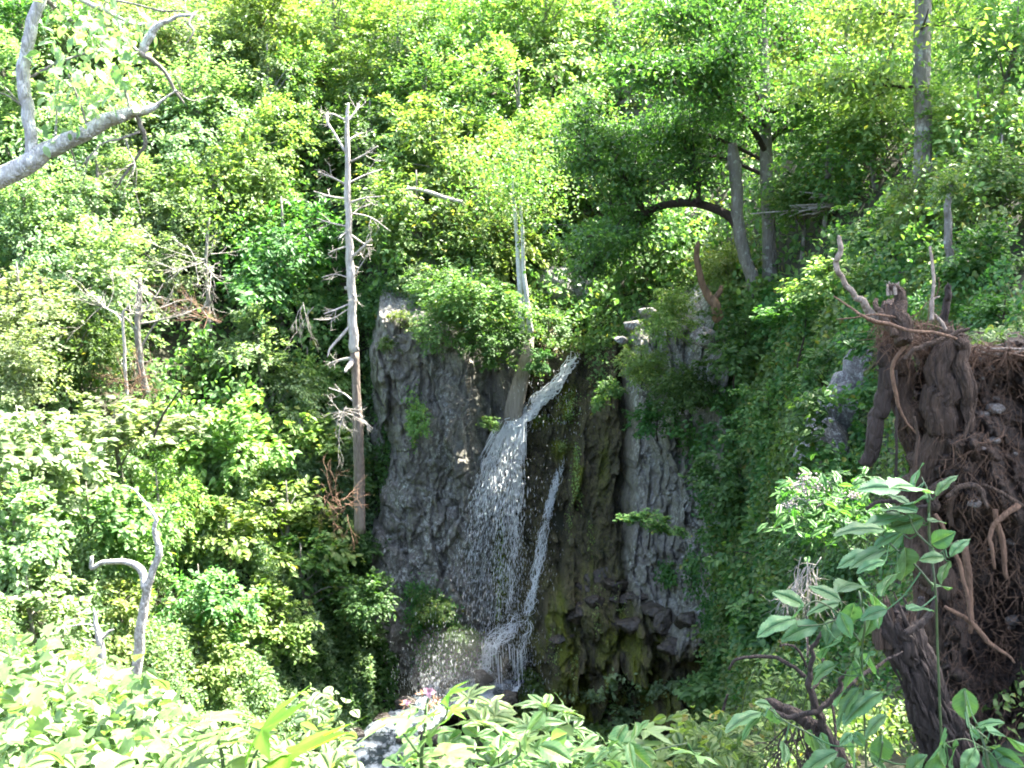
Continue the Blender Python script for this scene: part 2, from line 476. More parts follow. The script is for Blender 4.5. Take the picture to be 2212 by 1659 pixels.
# ------------------------------------------------------------------ terrain profiles
# rows: near edge, ledge, near bank, stream near, stream far, foot of face, top of face, shelf, slope, high slope, crest
COLS = {
    -1500: [(.8,-1.8),(3,-1.9),(6,-2.2),(8,-2.3),(9,-2.2),(11,-2.0),(15,.5),(20,4),(30,9),(50,20),(90,40)],
    -700: [(.8,-1.8),(3,-2.0),(7,-3.2),(10,-4),(12,-4.3),(14,-4.3),(20,-2),(26,1),(36,7),(55,20),(90,42)],
    0:    [(.8,-1.8),(3,-2.3),(8,-5),(13,-7),(16,-7.8),(18,-7.8),(25,-4.8),(31,-1.5),(39,4.5),(55,17),(90,42)],
    400:  [(.8,-1.8),(3,-2.4),(9,-6.5),(16,-10.5),(19.5,-11.5),(22,-11),(28,-7),(33,-2.5),(40,4),(55,16),(90,42)],
    700:  [(.8,-1.8),(3,-2.5),(9,-7.8),(19,-13.3),(24,-13.5),(28,-11.5),(31.5,-6.5),(35,-2),(41,4),(55,15),(90,42)],
    790:  [(.8,-1.8),(3,-2.5),(9,-8),(20,-13.7),(27,-13.4),(31,-11),(33,-5.5),(36,-1.5),(41,4),(55,15),(90,42)],
    835:  [(.8,-1.8),(3,-2.5),(9,-8),(20,-13.8),(28,-13.3),(30.9,-11.2),(31.8,-2.4),(35,-.3),(41,5),(55,15.5),(90,42)],
    1000: [(.8,-1.8),(3,-2.5),(9,-8),(20,-13.8),(29,-13.2),(30.3,-12.4),(31.4,-2.8),(34,-.8),(41,5),(55,15.5),(90,42)],
    1150: [(.8,-1.8),(3,-2.5),(9,-8),(20,-13.8),(28.8,-13.1),(30.0,-12.4),(31.7,-3.2),(34.5,-1.2),(41,5),(55,15.5),(90,42)],
    1260: [(.8,-1.8),(3,-2.5),(9,-8),(20,-13.6),(28.5,-13.1),(29.6,-12.5),(31.6,-3.7),(34,-2.0),(41,4.5),(55,15.5),(90,42)],
    1500: [(.8,-1.8),(3,-2.5),(9,-7),(18,-11.6),(25.5,-12.5),(27.2,-12.2),(28.9,-2.4),(31.5,-1),(40,5),(55,16),(90,42)],
    1650: [(.8,-1.8),(3,-2.3),(7,-4.2),(12,-6.0),(17,-7.5),(20,-7.4),(25.5,-2.0),(27.5,-1.4),(39,5),(55,16),(90,42)],
    1800: [(.8,-1.8),(3,-2.3),(6,-3.2),(10,-5),(14,-6.2),(15.5,-6),(19,-1.8),(22,-1.0),(36,6.0),(55,17),(90,42)],
    1950: [(.8,-1.8),(3,-2.2),(6,-3.2),(9,-4.5),(11,-5.0),(12,-4.6),(15,-1.5),(18,-.7),(32,5.6),(52,17),(90,42)],
    2212: [(.8,-1.8),(3,-2.2),(4.5,-2.5),(5.5,-2.6),(6.5,-2.5),(7.5,-2.2),(9,-1.1),(12,-.4),(28,5.5),(50,16),(90,42)],
    3000: [(.8,-1.8),(2,-2.0),(3,-2),(4,-2),(5,-1.8),(6,-1.4),(7.5,-.5),(9.5,.2),(22,5),(45,15),(90,42)],
    4200: [(.8,-1.8),(2,-1.9),(3,-1.9),(4,-1.8),(5,-1.5),(6,-1.0),(7.5,.2),(9.5,1.2),(20,6),(42,17),(90,42)],
}
CU = np.array(sorted(COLS)); CPROF = np.array([COLS[k] for k in sorted(COLS)], float)

def prof(u):
    """profile rows (…, 11, 2) at image columns u"""
    u = np.asarray(u, float)
    out = np.empty(u.shape + (11, 2))
    for r in range(11):
        for c in range(2):
            out[..., r, c] = np.interp(u, CU, CPROF[:, r, c])
    return out

def gh(x, y):
    """ground height at a world point (scalar)"""
    y = max(y, .8)
    p = prof(U2(x / y))
    return float(np.interp(y, p[:, 0], p[:, 1]))

def sheet(us, rows, sub, amp=.25, seed=3):
    """surface from profile row rows[0] to rows[1] with sub steps per row"""
    pr = prof(us)
    ts = np.concatenate([np.linspace(r, r + 1, sub, endpoint=False) for r in range(rows[0], rows[1])] + [[rows[1]]])
    Y = np.stack([np.array([np.interp(ts, np.arange(11), pr[i, :, 0]) for i in range(len(us))])])[0]
    Z = np.array([np.interp(ts, np.arange(11), pr[i, :, 1]) for i in range(len(us))])
    X = Y * A2(us)[:, None]
    k = np.clip(Y / 12, .12, 1) * amp
    Z = Z + k * fbm(X * .6, Y * .6, Z * .6, seed, 4)
    V = np.stack([X, Y, Z], -1)
    n, m = Y.shape
    i, j = np.meshgrid(np.arange(n - 1), np.arange(m - 1), indexing='ij')
    f = np.stack([i * m + j, (i + 1) * m + j, (i + 1) * m + j + 1, i * m + j + 1], -1).reshape(-1, 4)
    return V.reshape(-1, 3), f

us = np.linspace(-1500, 4200, 380)
b = MB(); b.add(*sheet(us, (0, 5), 14))
tag(b.obj('ground', M_ground), 'dark leaf littered ground of the ravine floor and banks', 'ground', kind='structure')
b = MB(); b.add(*sheet(us, (5, 10), 18))
tag(b.obj('hillside', M_ground), 'steep wooded hillside rising behind the waterfall', 'hillside', kind='structure')
# the ledge the camera stands on
b = MB()
gx, gy = np.meshgrid(np.linspace(-9, 9, 60), np.linspace(-8, 1.1, 34), indexing='ij')
gz = -1.82 + .08 * fbm(gx, gy, 0, 5) - .1 * sstep(.4, 1.1, gy)
i, j = np.meshgrid(np.arange(59), np.arange(33), indexing='ij')
b.add(np.stack([gx, gy, gz], -1).reshape(-1, 3), np.stack([i * 34 + j, (i + 1) * 34 + j, (i + 1) * 34 + j + 1, i * 34 + j + 1], -1).reshape(-1, 4))
tag(b.obj('path', M_soil), 'trodden earth ledge along the ravine edge', 'path', kind='structure')

def hit(u, v, y0=3.0):
    d_ = ray(u, v); y = y0; p = prof(u)
    while y < 85:
        if d_[2] / d_[1] * y < np.interp(y, p[:, 0], p[:, 1]): return y
        y += .1
    return y

# ------------------------------------------------------------------ cliff
def cliff_off(u, v):
    """how far (m) the face stands toward the camera at image position u, v"""
    x = (u - 1106) / 79.0; z = (829 - v) / 79.0          # about metres on the face
    left = sstep(790, 850, u + 26 * np.sin(v / 90.) + 14 * noise(v / 40., 3.3)) * (1 - sstep(1000, 1075, u + (v - 900) * .06))
    d = 1.05 * left
    d += .35 * np.exp(-((u - 900) / 60.) ** 2) * sstep(1250, 700, v)
    # tan slab in the chute
    sl = sstep(1055, 1066, u + (v - 840) * .12) * (1 - sstep(1128, 1138, u + (v - 840) * .12)) * sstep(720, 760, v) * (1 - sstep(900, 950, v))
    d += .5 * sl
    # brown wall between the two falls and the dark block right of them
    d += .35 * sstep(1120, 1150, u + (v - 900) * .16) * (1 - sstep(1200, 1225, u + (v - 1000) * .2))
    d += .75 * sstep(1228, 1250, u + (v - 1000) * .12) * (1 - sstep(1325, 1345, u + 8 * np.sin(v / 40.)))
    d += 1.0 * sstep(1335, 1375, u) * (1 - .35 * sstep(1300, 1400, v))
    # lower right blocks stand forward as steps
    low = sstep(1180, 1330, v + (1330 - u) * .35 * (u < 1330)) * sstep(1120, 1200, u)
    d += 1.15 * low
    # ledge that throws the lower cascade
    d += 1.1 * np.exp(-((u - 1090 + (v - 1380) * .5) / 45.) ** 2) * sstep(1340, 1390, v)
    wob = .22 * fbm(x * .5, z * .22, 0, 31, 4)
    # columnar cracks
    w1, e1, val, tl = worley(x * 1.0 + .5 * fbm(z * .6, x * .8, 2, 5, 3) + z * .12, z * .26 + .5 * fbm(x * 1.3, z * .5, 5, 6, 3), 7)
    col = .42 * (val - .5) - .07 * (1 - sstep(0, .07, e1)) * (noise(x * 1.1, z * .5, 2, 66) > -.1) + .7 * tl
    w2, e2, val2, tl2 = worley(x * 1.7 + z * .3 + .7 * fbm(x, z, 0, 8, 3), z * 1.1 - x * .5 + .7 * fbm(x, z, 3, 9, 3), 21)
    blk = (.6 + .9 * low) * (val2 - .5) - .12 * (1 - sstep(0, .09, e2)) + 1.7 * tl2
    w3, e3, val3, tl3 = worley(x * 3.6 + z * .8 + .6 * fbm(x * 2, z * 2, 4, 8, 3), z * 1.7 - x * .9 + .6 * fbm(x * 2, z * 2, 3, 9, 3), 33)
    blk = blk + .22 * (val3 - .5) + .9 * tl3 - .05 * (1 - sstep(0, .1, e3))
    d += wob + col * (1 - .5 * low) + blk * (.14 + .70 * low * sstep(1150, 1250, u) * (1 - .55 * sstep(1400, 1450, v)))
    fine = np.abs(fbm(x * 1.7 + 3, z * .8, 0, 41, 5))
    d += .12 - .42 * fine + .16 * fbm(x * 3.6, z * .5, 3, 42, 4) - .20 * (1 - sstep(0, .05, np.abs(fbm(x * .9 + z * .06, z * .12, 7, 43, 3)))) * (1 - low)
    w4, e4, val4, tl4 = worley(x * 2.6 + .8 * fbm(x * 1.5, z * 1.5, 4, 18, 3), z * 1.0 + x * .3 + .8 * fbm(x * 1.5, z, 3, 19, 3), 43)
    w5, e5, val5, tl5 = worley(x * 7 + fbm(x * 3, z * 3, 4, 28, 3), z * 4.2 + fbm(x * 3, z * 2, 3, 29, 3), 53)
    d += .16 * (val4 - .5) + .35 * tl4 - .07 * (1 - sstep(0, .06, e4)) * (noise(x * 1.3, z * .7, 5, 64) > 0) + .055 * (val5 - .5) + .10 * tl5 + .05 * fbm(x * 14, z * 9, 0, 53, 3)
    d += .09 * fbm(x * 6, z * 3.4, 0, 51, 4) - .10 * np.abs(fbm(x * 4.5 + 9, z * .9, 1, 52, 4))
    return d, low, e1, e2

nu_, nv_ = 560, 640
uu = np.linspace(770, 1590, nu_); tt = np.linspace(0, 1.16, nv_)
U, T = np.meshgrid(uu, tt, indexing='ij')
pr = prof(uu)
eY, eZ, fY, fZ, gY, gZ = [pr[:, r, c][:, None] for r, c in ((5, 0), (5, 1), (6, 0), (6, 1), (7, 0), (7, 1))]
Tc = np.minimum(T, 1)
Yb = eY + (fY - eY) * Tc ** 1.15; Zb = (eZ - 1.2) + (fZ - eZ + 1.2) * Tc
over = np.maximum(T - 1, 0) / .16
Yb = Yb + over * 3.2; Zb = Zb + over * 1.0 + .35 * np.sin(over * math.pi)
slope = Zb / Yb
Vp = 829.5 - FPX * (slope * CP + SP) / (CP - slope * SP)
d, low, e1, e2 = cliff_off(U, Vp)
edge = (1 - sstep(770, 815, U)) + sstep(1535, 1590, U)
d = d * (1 - over * .7) - 1.6 * edge
Yf = Yb - d - .25
Xf = Yb * A2(U) + .10 * fbm(U / 30., Vp / 40., 0, 61, 3)
Zf = Zb + .10 * fbm(U / 26., Vp / 26., 0, 71, 3)
# masks
nz = fbm(U / 60., Vp / 120., 0, 81, 4); nz2 = fbm(U / 22., Vp / 60., 0, 91, 4)
wet = sstep(1020, 1100, U + nz * 60 - (1200 - Vp) * .04) * (1 - sstep(1330, 1370, U + nz * 20) * (1 - sstep(1240, 1300, Vp + nz * 60 - (U - 1400) * .5)))
slab = sstep(1055, 1066, U + (Vp - 840) * .12) * (1 - sstep(1128, 1138, U + (Vp - 840) * .12)) * (1 - sstep(905, 940, Vp))
wet = np.clip(wet * (1 - .92 * slab) + .25 * sstep(1250, 1330, Vp), 0, 1)
wet = np.clip(wet - .15 * (nz2 > .35), 0, 1)
lic = (1 - wet) * (1 - .8 * slab) * (.35 + .9 * sstep(-.2, .4, nz))
lic = np.clip(lic * np.where(U > 1330, 1.5, 1.0) * np.where((U < 880), 1.4, 1.0), 0, 1)
moss = .0 * U
def mp(cu, cv, ru, rv, k=1.0):
    return k * np.exp(-(((U - cu) / ru) ** 2 + ((Vp - cv) / rv) ** 2) * 1.1)
for m_ in ((1228, 868, 24, 40, .9), (1166, 905, 26, 14, .8), (1210, 962, 18, 16, .8), (1246, 1010, 9, 70, .75), (1082, 1200, 14, 90, .6),
           (1075, 1250, 8, 80, .6), (1300, 980, 10, 70, .4), (1270, 1180, 20, 60, .35), (1335, 1290, 30, 80, .45), (1200, 1350, 40, 110, .42),
           (1290, 1420, 60, 110, .4), (1400, 1440, 60, 90, .35), (1240, 1460, 90, 60, .35), (1180, 1300, 20, 60, .4), (1400, 1330, 40, 30, .4)):
    moss += mp(*m_)
moss = np.clip(moss * (.25 + 1.1 * nz2 + .5 * fbm(U / 7., Vp / 60., 0, 95, 3)), 0, 1)
b = MB()
i, j = np.meshgrid(np.arange(nu_ - 1), np.arange(nv_ - 1), indexing='ij')
b.add(np.stack([Xf, Yf, Zf], -1).reshape(-1, 3), np.stack([i * nv_ + j, (i + 1) * nv_ + j, (i + 1) * nv_ + j + 1, i * nv_ + j + 1], -1).reshape(-1, 4),
      np.stack([wet, lic, moss], -1).reshape(-1, 3))
tag(b.obj('cliff', M_cliff), 'grey and wet brown rock face behind the waterfall', 'cliff', kind='structure')

def face(u, v):
    """world point on the cliff surface at an image position"""
    j = int(np.clip(round((u - 770) / 820 * (nu_ - 1)), 0, nu_ - 1))
    k = int(np.argmin(np.abs((829.5 - FPX * ((Zf[j] / Yf[j]) * CP + SP) / (CP - (Zf[j] / Yf[j]) * SP)) - v)[:int(nv_ / 1.12)]))
    return float(Yf[j, k])

# ------------------------------------------------------------------ water
def watermat(name, base, rough, trans_noise=None, foam=None, scale=6, stretch=(1, 1, 1)):
    m, ns, ls = mat(name)
    n1 = tex(ns, ls, scale, 8, .7, stretch)
    if foam:
        c = mixc(ns, ls, ramp(ns, ls, n1, foam), base, (.34, .38, .42))
    else:
        c = mixc(ns, ls, n1, tuple(x * .85 for x in base), base)
    bp = N(ns, 'ShaderNodeBump'); bp.inputs['Strength'].default_value = .35; bp.inputs['Distance'].default_value = .05
    ls.new(n1, bp.inputs['Height'])
    p = N(ns, 'ShaderNodeBsdfPrincipled'); ls.new(c, p.inputs['Base Color']); p.inputs['Roughness'].default_value = rough
    p.inputs['IOR'].default_value = 1.33; ls.new(bp.outputs[0], p.inputs['Normal'])
    t = N(ns, 'ShaderNodeBsdfTranslucent'); ls.new(c, t.inputs['Color'])
    mx = N(ns, 'ShaderNodeMixShader'); mx.inputs[0].default_value = .35 if not foam else .1
    ls.new(p.outputs[0], mx.inputs[1]); ls.new(t.outputs[0], mx.inputs[2])
    o = N(ns, 'ShaderNodeOutputMaterial'); ls.new(mx.outputs[0], o.inputs[0])
    return m
M_fall = watermat('falling_water', (.94, .96, .97), .25)
M_stream = watermat('stream_water', (.03, .04, .045), .08, foam=[(.47, 0.0), (.58, 1.0)], scale=1.7, stretch=(1.6, 1.0, 1))

def path_pts(pts):
    """pts: (u, v, lift) -> world points lying lift metres off the cliff face"""
    return np.array([P(u, v, face(u, v) - l) for u, v, l in pts])

def flow(mb, left, right, n, r0, r1, seed, strands=5, jit=.05):
    """many thin ropes of water running between a left and a right guide line"""
    r = np.random.default_rng(seed)
    Lp, _ = smooth_path(left, np.ones(len(left)), 6); Rp, _ = smooth_path(right, np.ones(len(right)), 6)
    m = min(len(Lp), len(Rp)); Lp, Rp = Lp[:m], Rp[:m]
    for q in range(n):
        a = r.random(); s = int(r.integers(0, max(1, m - 6))); e = int(min(m, s + r.integers(4, 22)))
        k = np.arange(s, e)
        w = np.clip(a + .12 * np.sin(k * .5 + q) + .05 * r.normal(size=len(k)), 0, 1)[:, None]
        pts = Lp[k] * (1 - w) + Rp[k] * w + jit * np.c_[noise(k * .6, q * 3.1), noise(k * .6, q * 5.3), noise(k * .5, q * 1.7)]
        wid = (r0 + (r1 - r0) * r.random()) * (.5 + .5 * np.abs(noise(k * .9, q * .7))) * np.sin(np.pi * (np.arange(len(k)) + .6) / (len(k) + .2)) ** .5
        tube(mb, pts, wid, 5, .2, False, q)

def drops(mb, pos, vel, size, r):
    """small stretched water drops (octahedra)"""
    n = len(pos)
    X, Y, Z = frames(vel, rnd_dirs(n, r))
    l = size * (2.6 + 6.5 * r.random(n) ** 1.4); w = size * .42
    V = np.stack([pos - X * l[:, None], pos + Y * w[:, None], pos + Z * w[:, None], pos - Y * w[:, None], pos - Z * w[:, None], pos + X * l[:, None] * .7], 1)
    F = np.array([[0, 2, 1], [0, 3, 2], [0, 4, 3], [0, 1, 4], [5, 1, 2], [5, 2, 3], [5, 3, 4], [5, 4, 1]])
    mb.add(V.reshape(-1, 3), (F[None] + (np.arange(n) * 6)[:, None, None]).reshape(-1, 3))

rw = np.random.default_rng(5)
top = [(1246, 762, .12), (1228, 790, .14), (1205, 826, .16), (1172, 860, .22), (1142, 892, .3), (1112, 918, .45), (1098, 940, .6)]
b = MB()
Lg = path_pts([(u - 4 - k * 1.6, v - 3, l) for k, (u, v, l) in enumerate(top)]); Rg = path_pts([(u + 5 + k * .7, v + 5, l) for k, (u, v, l) in enumerate(top)])
flow(b, Lg, Rg, 150, .006, .030, 1, jit=.16)
# small veil over the lip
Yl = face(1105, 930) - .7
for s_ in range(110):
    t = rw.random(); u0 = 1078 + 60 * t; v0 = 905 + 30 * rw.random()
    k = np.linspace(0, 1, 6); L_ = 20 + 70 * rw.random()
    pts = np.array([P(u0 - (1 - t) * 34 * q * L_ / 60, v0 + L_ * q + 2 * rw.random(), Yl - .25 * q) for q in k])
    tube(b, pts, (.004 + .011 * rw.random()) * np.sin(np.pi * (k * .85 + .1)), 4, .1, False)
# thin strands clinging to the rock
for ln in ([(1150, 895, .3), (1136, 925, .3), (1125, 960, .25), (1117, 1000, .25), (1111, 1050, .2), (1112, 1100, .2), (1110, 1150, .2), (1103, 1200, .2), (1100, 1260, .25), (1097, 1330, .3)],
           [(1120, 1010, .2), (1113, 1060, .2), (1106, 1120, .2), (1113, 1160, .2), (1106, 1230, .2), (1100, 1300, .2)]):
    g = path_pts(ln); g2 = g + np.array([.10, 0, 0])
    g, _ = smooth_path(g, np.ones(len(g)), 4); g2, _ = smooth_path(g2, np.ones(len(g2)), 4)
    flow(b, g[::2], g2[::2], 26, .004, .013, 3, jit=.06)
second = [(1217, 990, .15), (1206, 1025, .15), (1196, 1055, .15), (1189, 1085, .15), (1182, 1120, .18), (1172, 1160, .2), (1166, 1200, .22), (1157, 1250, .25), (1148, 1290, .3), (1140, 1330, .35)]
Lg = path_pts([(u - 2 - .8 * k, v, l) for k, (u, v, l) in enumerate(second)]); Rg = path_pts([(u + 3 + .5 * k, v, l) for k, (u, v, l) in enumerate(second)])
flow(b, Lg[:5], Rg[:5], 44, .006, .016, 7, jit=.11)
flow(b, Lg, Rg, 26, .005, .012, 17, jit=.12)
flow(b, Lg[4:], Rg[4:], 44, .004, .012, 8, jit=.14)
low2 = [(1140, 1330, .35), (1134, 1380, .4), (1128, 1420, .4), (1120, 1470, .45), (1114, 1530, .5)]
Lg = path_pts([(u - 7, v, l) for u, v, l in low2]); Rg = path_pts([(u + 9, v, l) for u, v, l in low2])
flow(b, Lg, Rg, 34, .004, .012, 9, jit=.13)
# lower cascade sliding left over the ledge
low3 = [(1136, 1326, .4), (1112, 1344, .5), (1088, 1362, .6), (1066, 1384, .7), (1052, 1410, .75), (1046, 1440, .8), (1040, 1476, .9)]
Lg = path_pts([(u - 10, v - 4, l) for u, v, l in low3]); Rg = path_pts([(u + 12, v + 10, l) for u, v, l in low3])
flow(b, Lg, Rg, 60, .004, .016, 10, jit=.16)
for s_ in range(30):
    u0 = 1040 + 90 * rw.random(); v0 = 1385 + 40 * rw.random(); L_ = 20 + 60 * rw.random(); Y0 = face(u0, v0) - .5
    pts = np.array([P(u0 + .6 * q, v0 + L_ * q / 5, Y0) for q in range(6)])
    tube(b, pts, (.004 + .008 * rw.random()) * np.ones(6), 4, .1, False)
tag(b.obj('waterfall', M_fall), 'white waterfall splitting into two streams down the rock face', 'waterfall', kind='structure')

# spray fan: free-falling drops thrown off the lip
b = MB()
def fan(n, r):
    t = r.random(n) ** 1.0                           # side: 0 left edge of the fan, 1 right edge
    tau = r.random(n) ** .62 * 1.18                  # seconds of fall
    lip = np.array([P(1080 + 50 * q, 922 + 6 * math.sin(9 * q), Yl) for q in t])
    vx = -(1.75 * (1 - t) + .12) * (.7 + .5 * r.random(n)) + .16 * r.normal(size=n) * (.3 + t); vy = -.5 - 1.1 * r.random(n); vz0 = -2.0 - 1.2 * r.random(n)
    pos = lip + np.c_[vx * tau, vy * tau, vz0 * tau - 4.9 * tau ** 2] + r.normal(size=(n, 3)) * .05
    vel = np.c_[vx, vy, vz0 - 9.8 * tau]
    return pos, vel, tau, t
p_, v_, ta_, t_ = fan(18000, rw)
keep = (p_[:, 2] > -12.9) & (rw.random(len(p_)) < np.clip(1.25 - .75 * ta_, .2, 1) * (.45 + .55 * (noise(t_ * 9, ta_ * 1.2, 0, 4) > -.15)))
drops(b, p_[keep], v_[keep], .006 + .010 * rw.random(keep.sum()) * (1.3 - .5 * ta_[keep]), rw)
p_, v_, ta_, t_ = fan(3800, rw); k = ta_ < .5
drops(b, p_[k], v_[k], .010 + .016 * rw.random(k.sum()), rw)
# splashes at the foot, beside the second fall and round the chute
for (u0, v0, su, sv, n, lift) in ((1000, 1470, 60, 18, 900, 1.0), (1110, 1450, 30, 60, 500, .8), (1165, 1200, 22, 90, 420, .5), (1095, 1380, 40, 40, 500, .9), (940, 1440, 50, 60, 900, 1.5),
                                  (1160, 860, 40, 40, 260, .3), (1215, 920, 40, 50, 120, .4)):
    q = np.array([P(u0 + su * rw.normal(), v0 + sv * rw.normal(), face(u0, min(v0, 1440)) - lift - .5 * rw.random()) for _ in range(n)])
    drops(b, q, np.c_[rw.normal(size=(n, 2)) * .15, -np.ones(n)], .003 + .009 * rw.random(n), rw)
M_mist, ns_, ls_ = mat('mist')
v_ = N(ns_, 'ShaderNodeVolumePrincipled'); v_.inputs['Color'].default_value = (.95, .97, 1, 1); v_.inputs['Density'].default_value = .028; v_.inputs['Anisotropy'].default_value = .2
ls_.new(v_.outputs[0], N(ns_, 'ShaderNodeOutputMaterial').inputs[1])
m_ = MB(); blob(m_, P(1010, 1440, 27.3), (1.7, .9, 1.1), seed=12, amp=.22, freq=1.2, nu=40, nv=26)
tag(m_.obj('mist', M_mist), 'soft mist of spray hanging at the foot of the falls', 'mist', kind='stuff')
tag(b.obj('water_spray', M_fall), 'fan of falling water drops thrown off the rock lip', 'spray', kind='stuff')

# the stream leaving the foot of the fall: a sloping sheet with rapids
b = MB()
cl = [(1120, 1492, 28.2, .9), (1060, 1482, 28.4, 1.0), (990, 1490, 28.2, 1.1), (930, 1512, 27.6, .9), (880, 1548, 26.8, .75), (830, 1590, 25.6, .9), (780, 1640, 24.4, 1.1), (700, 1720, 22.5, 1.3)]
cp_, cw = smooth_path([P(u, v, Y) for u, v, Y, w_ in cl], [w_ for *_, w_ in cl], 14)
tg = np.gradient(cp_, axis=0); sd_ = np.cross(tg, [0, 0, 1]); sd_ /= np.linalg.norm(sd_, axis=1)[:, None]
q = np.linspace(-1, 1, 22)
V = cp_[:, None] + sd_[:, None] * (q[None, :, None] * cw[:, None, None])
s_ = np.arange(len(cp_))[:, None] * .12
V[..., 2] += .15 * fbm(V[..., 0] * 1.7, V[..., 1] * 1.7, 0, 6, 4) + .05 * np.abs(noise(V[..., 0] * 6, V[..., 1] * 6, 0, 9)) - .22 * q[None] ** 4
m = 22; n = len(cp_); i, j = np.meshgrid(np.arange(n - 1), np.arange(m - 1), indexing='ij')
b.add(V.reshape(-1, 3), np.stack([i * m + j, (i + 1) * m + j, (i + 1) * m + j + 1, i * m + j + 1], -1).reshape(-1, 4))
tag(b.obj('stream', M_stream), 'foaming stream running off to the lower left', 'stream', kind='structure')

# ------------------------------------------------------------------ rocks around the fall
def rock(name, label, parts, material, cat='rock', group=None, fac=False, **k):
    o = None; mb = MB()
    c0 = P(*parts[0][:3])
    for q, (u, v, Y, rx, ry, rz) in enumerate(parts):
        if fac: facet(mb, P(u, v, Y), (rx, ry, rz), int(u + v), 22)
        else: blob(mb, P(u, v, Y), (rx, ry, rz), seed=int(u + v), **k)
    o = mb.obj(name, material, origin=c0)
    return tag(o, label, cat, group)
kw = dict(amp=.22, freq=1.7, nu=90, nv=60, ridg=True)
rock('rock', 'pale rounded rock beside the foot of the broken brown snag', [(1520, 728, 26.6, .30, .3, .24)], M_rock, **kw)
rock('rock', 'grey lichened rock patch under the hanging dark root', [(1812, 905, 16.75, .62, .5, .72), (1782, 965, 16.4, .55, .5, .45), (1845, 845, 16.9, .45, .4, .42)], M_rockc, fac=True)
rock('rock', 'grey fissured rock patch showing above the other one beside the root plate', [(1872, 795, 16.8, .46, .4, .48)], M_rockc, fac=True)
rock('rock_outcrop', 'tan rock outcrop half hidden behind the twin tree crown', [(1440, 200, 40, 1.7, 1.2, 1.0), (1400, 260, 39.6, 1.1, 1.0, 1.1), (1535, 230, 40.4, 1.2, 1., 1.)], M_rock, 'rock outcrop', **kw)
rock('rock_outcrop', 'pale broken rock ledge under the pair of pale trunks', [(1200, 625, 33, .6, .5, .7), (1265, 610, 33.2, .5, .5, .7), (1180, 680, 32.6, .5, .5, .3)], M_rockc, 'rock outcrop', **kw)
rock('rock_outcrop', 'small dark rock outcrop between trees on the left slope', [(375, 515, 37, .7, .8, .7)], M_rock, 'rock outcrop', **kw)
rock('rock_outcrop', 'grey rock outcrop showing under the bleached bent branch', [(955, 530, 34.4, .6, .7, .9), (925, 625, 32.3, .5, .5, .9)], M_rockc, 'rock outcrop', **kw)
rock('rock', 'pale rock behind the arching limb of the leaning tree', [(1500, 470, 33, .55, .5, .35)], M_rock, **kw)
rock('rock', 'sunlit pale stones at the head of the falls', [(1370, 702, 28.8, .30, .3, .18), (1400, 672, 29.4, .28, .3, .14), (1342, 734, 28.6, .2, .3, .15)], M_rockc, fac=True)

W = path_pts([(1146, 728, .3), (1137, 775, .4), (1124, 825, .45), (1112, 875, .42), (1104, 925, .2), (1100, 955, .0)]); b = MB()
p_, r__ = smooth_path(W, np.array([8, 14, 18, 21, 20, 10]) * 30 / FPX, 10); tube(b, p_, r__, 44, .10, True, 3)
b.v = [np.where(np.array([0, 1, 0], bool), W[2][1] + (v - W[2][1]) * .45, v) for v in b.v]
tag(b.obj('rock_slab', BARK['slab'], origin=W[0]), 'tall smooth tan rock slab standing left of the top of the falls', 'rock slab')
# wet broken blocks at the foot of the brown rocks and along the stream
WB = [(1300, 1250, 24, 'flat wet block jutting from the brown rocks, highest of the pile'), (1330, 1262, 26, 'long wet slab topped block under the pale cliff edge'), (1262, 1275, 22, 'rounded wet block left of the highest one'), (1290, 1300, 20, 'dark wet block in the middle of the pile'),
      (1345, 1300, 22, 'wet block right of the middle of the pile'), (1385, 1285, 22, 'wet block beside the pale cliff foot'), (1410, 1320, 26, 'wet block at the right of the pile'), (1440, 1345, 26, 'lower right wet block of the pile'), (1250, 1325, 20, 'wet block at the left of the pile'), (1310, 1345, 20, 'low wet block under the middle of the pile'),
      (1365, 1350, 22, 'low wet block between the moss streaks'), (1460, 1400, 26, 'wet block deep in the lower right corner of the rocks'), (1215, 1380, 18, 'small wet block right of the lower cascade'), (1480, 1340, 22, 'wet block tucked behind the right hand leaves')]
for q, (u, v, r_, lb) in enumerate(WB):
    Yq = face(u, v) + .16; c = P(u, v, Yq); b = MB(); rr = r_ * Yq / FPX; q_ = np.random.default_rng(q + 5)
    facet(b, c, (rr * (1.3 + .7 * q_.random()), rr * 1.5, rr * (.7 + .7 * q_.random())), 40 + q)
    tag(b.obj('wet_block', M_wet, smooth=False, origin=c), lb, 'rock', 'wet blocks at the foot of the brown rocks')
for q, (u, v, Y, r_, lb) in enumerate([(1040, 1462, 28.0, 26, 'wet rock splashed at the foot of the lower cascade'), (965, 1478, 28.3, 20, 'dark wet rock in the foam left of the cascade foot'), (880, 1520, 27.4, 26, 'wet rock on the far side of the stream'), (830, 1555, 26.6, 22, 'wet rock on the far stream bank further down'),
      (1010, 1540, 26.2, 34, 'dark wet rock on the near side of the stream'), (940, 1590, 25.0, 32, 'wet rock on the near stream bank further down'), (870, 1600, 25.2, 14, 'small rock splitting the rapids'), (760, 1590, 25.8, 30, 'wet rock at the lower left end of the stream'), (1100, 1510, 27.6, 26, 'wet rock below the second fall')]):
    c = P(u, v, Y); b = MB(); rr = r_ * Y / FPX; facet(b, c, (rr * 1.3, rr, rr * .8), 80 + q); tag(b.obj('stream_rock', M_wet, smooth=False, origin=c), lb, 'rock', 'wet rocks along the stream')

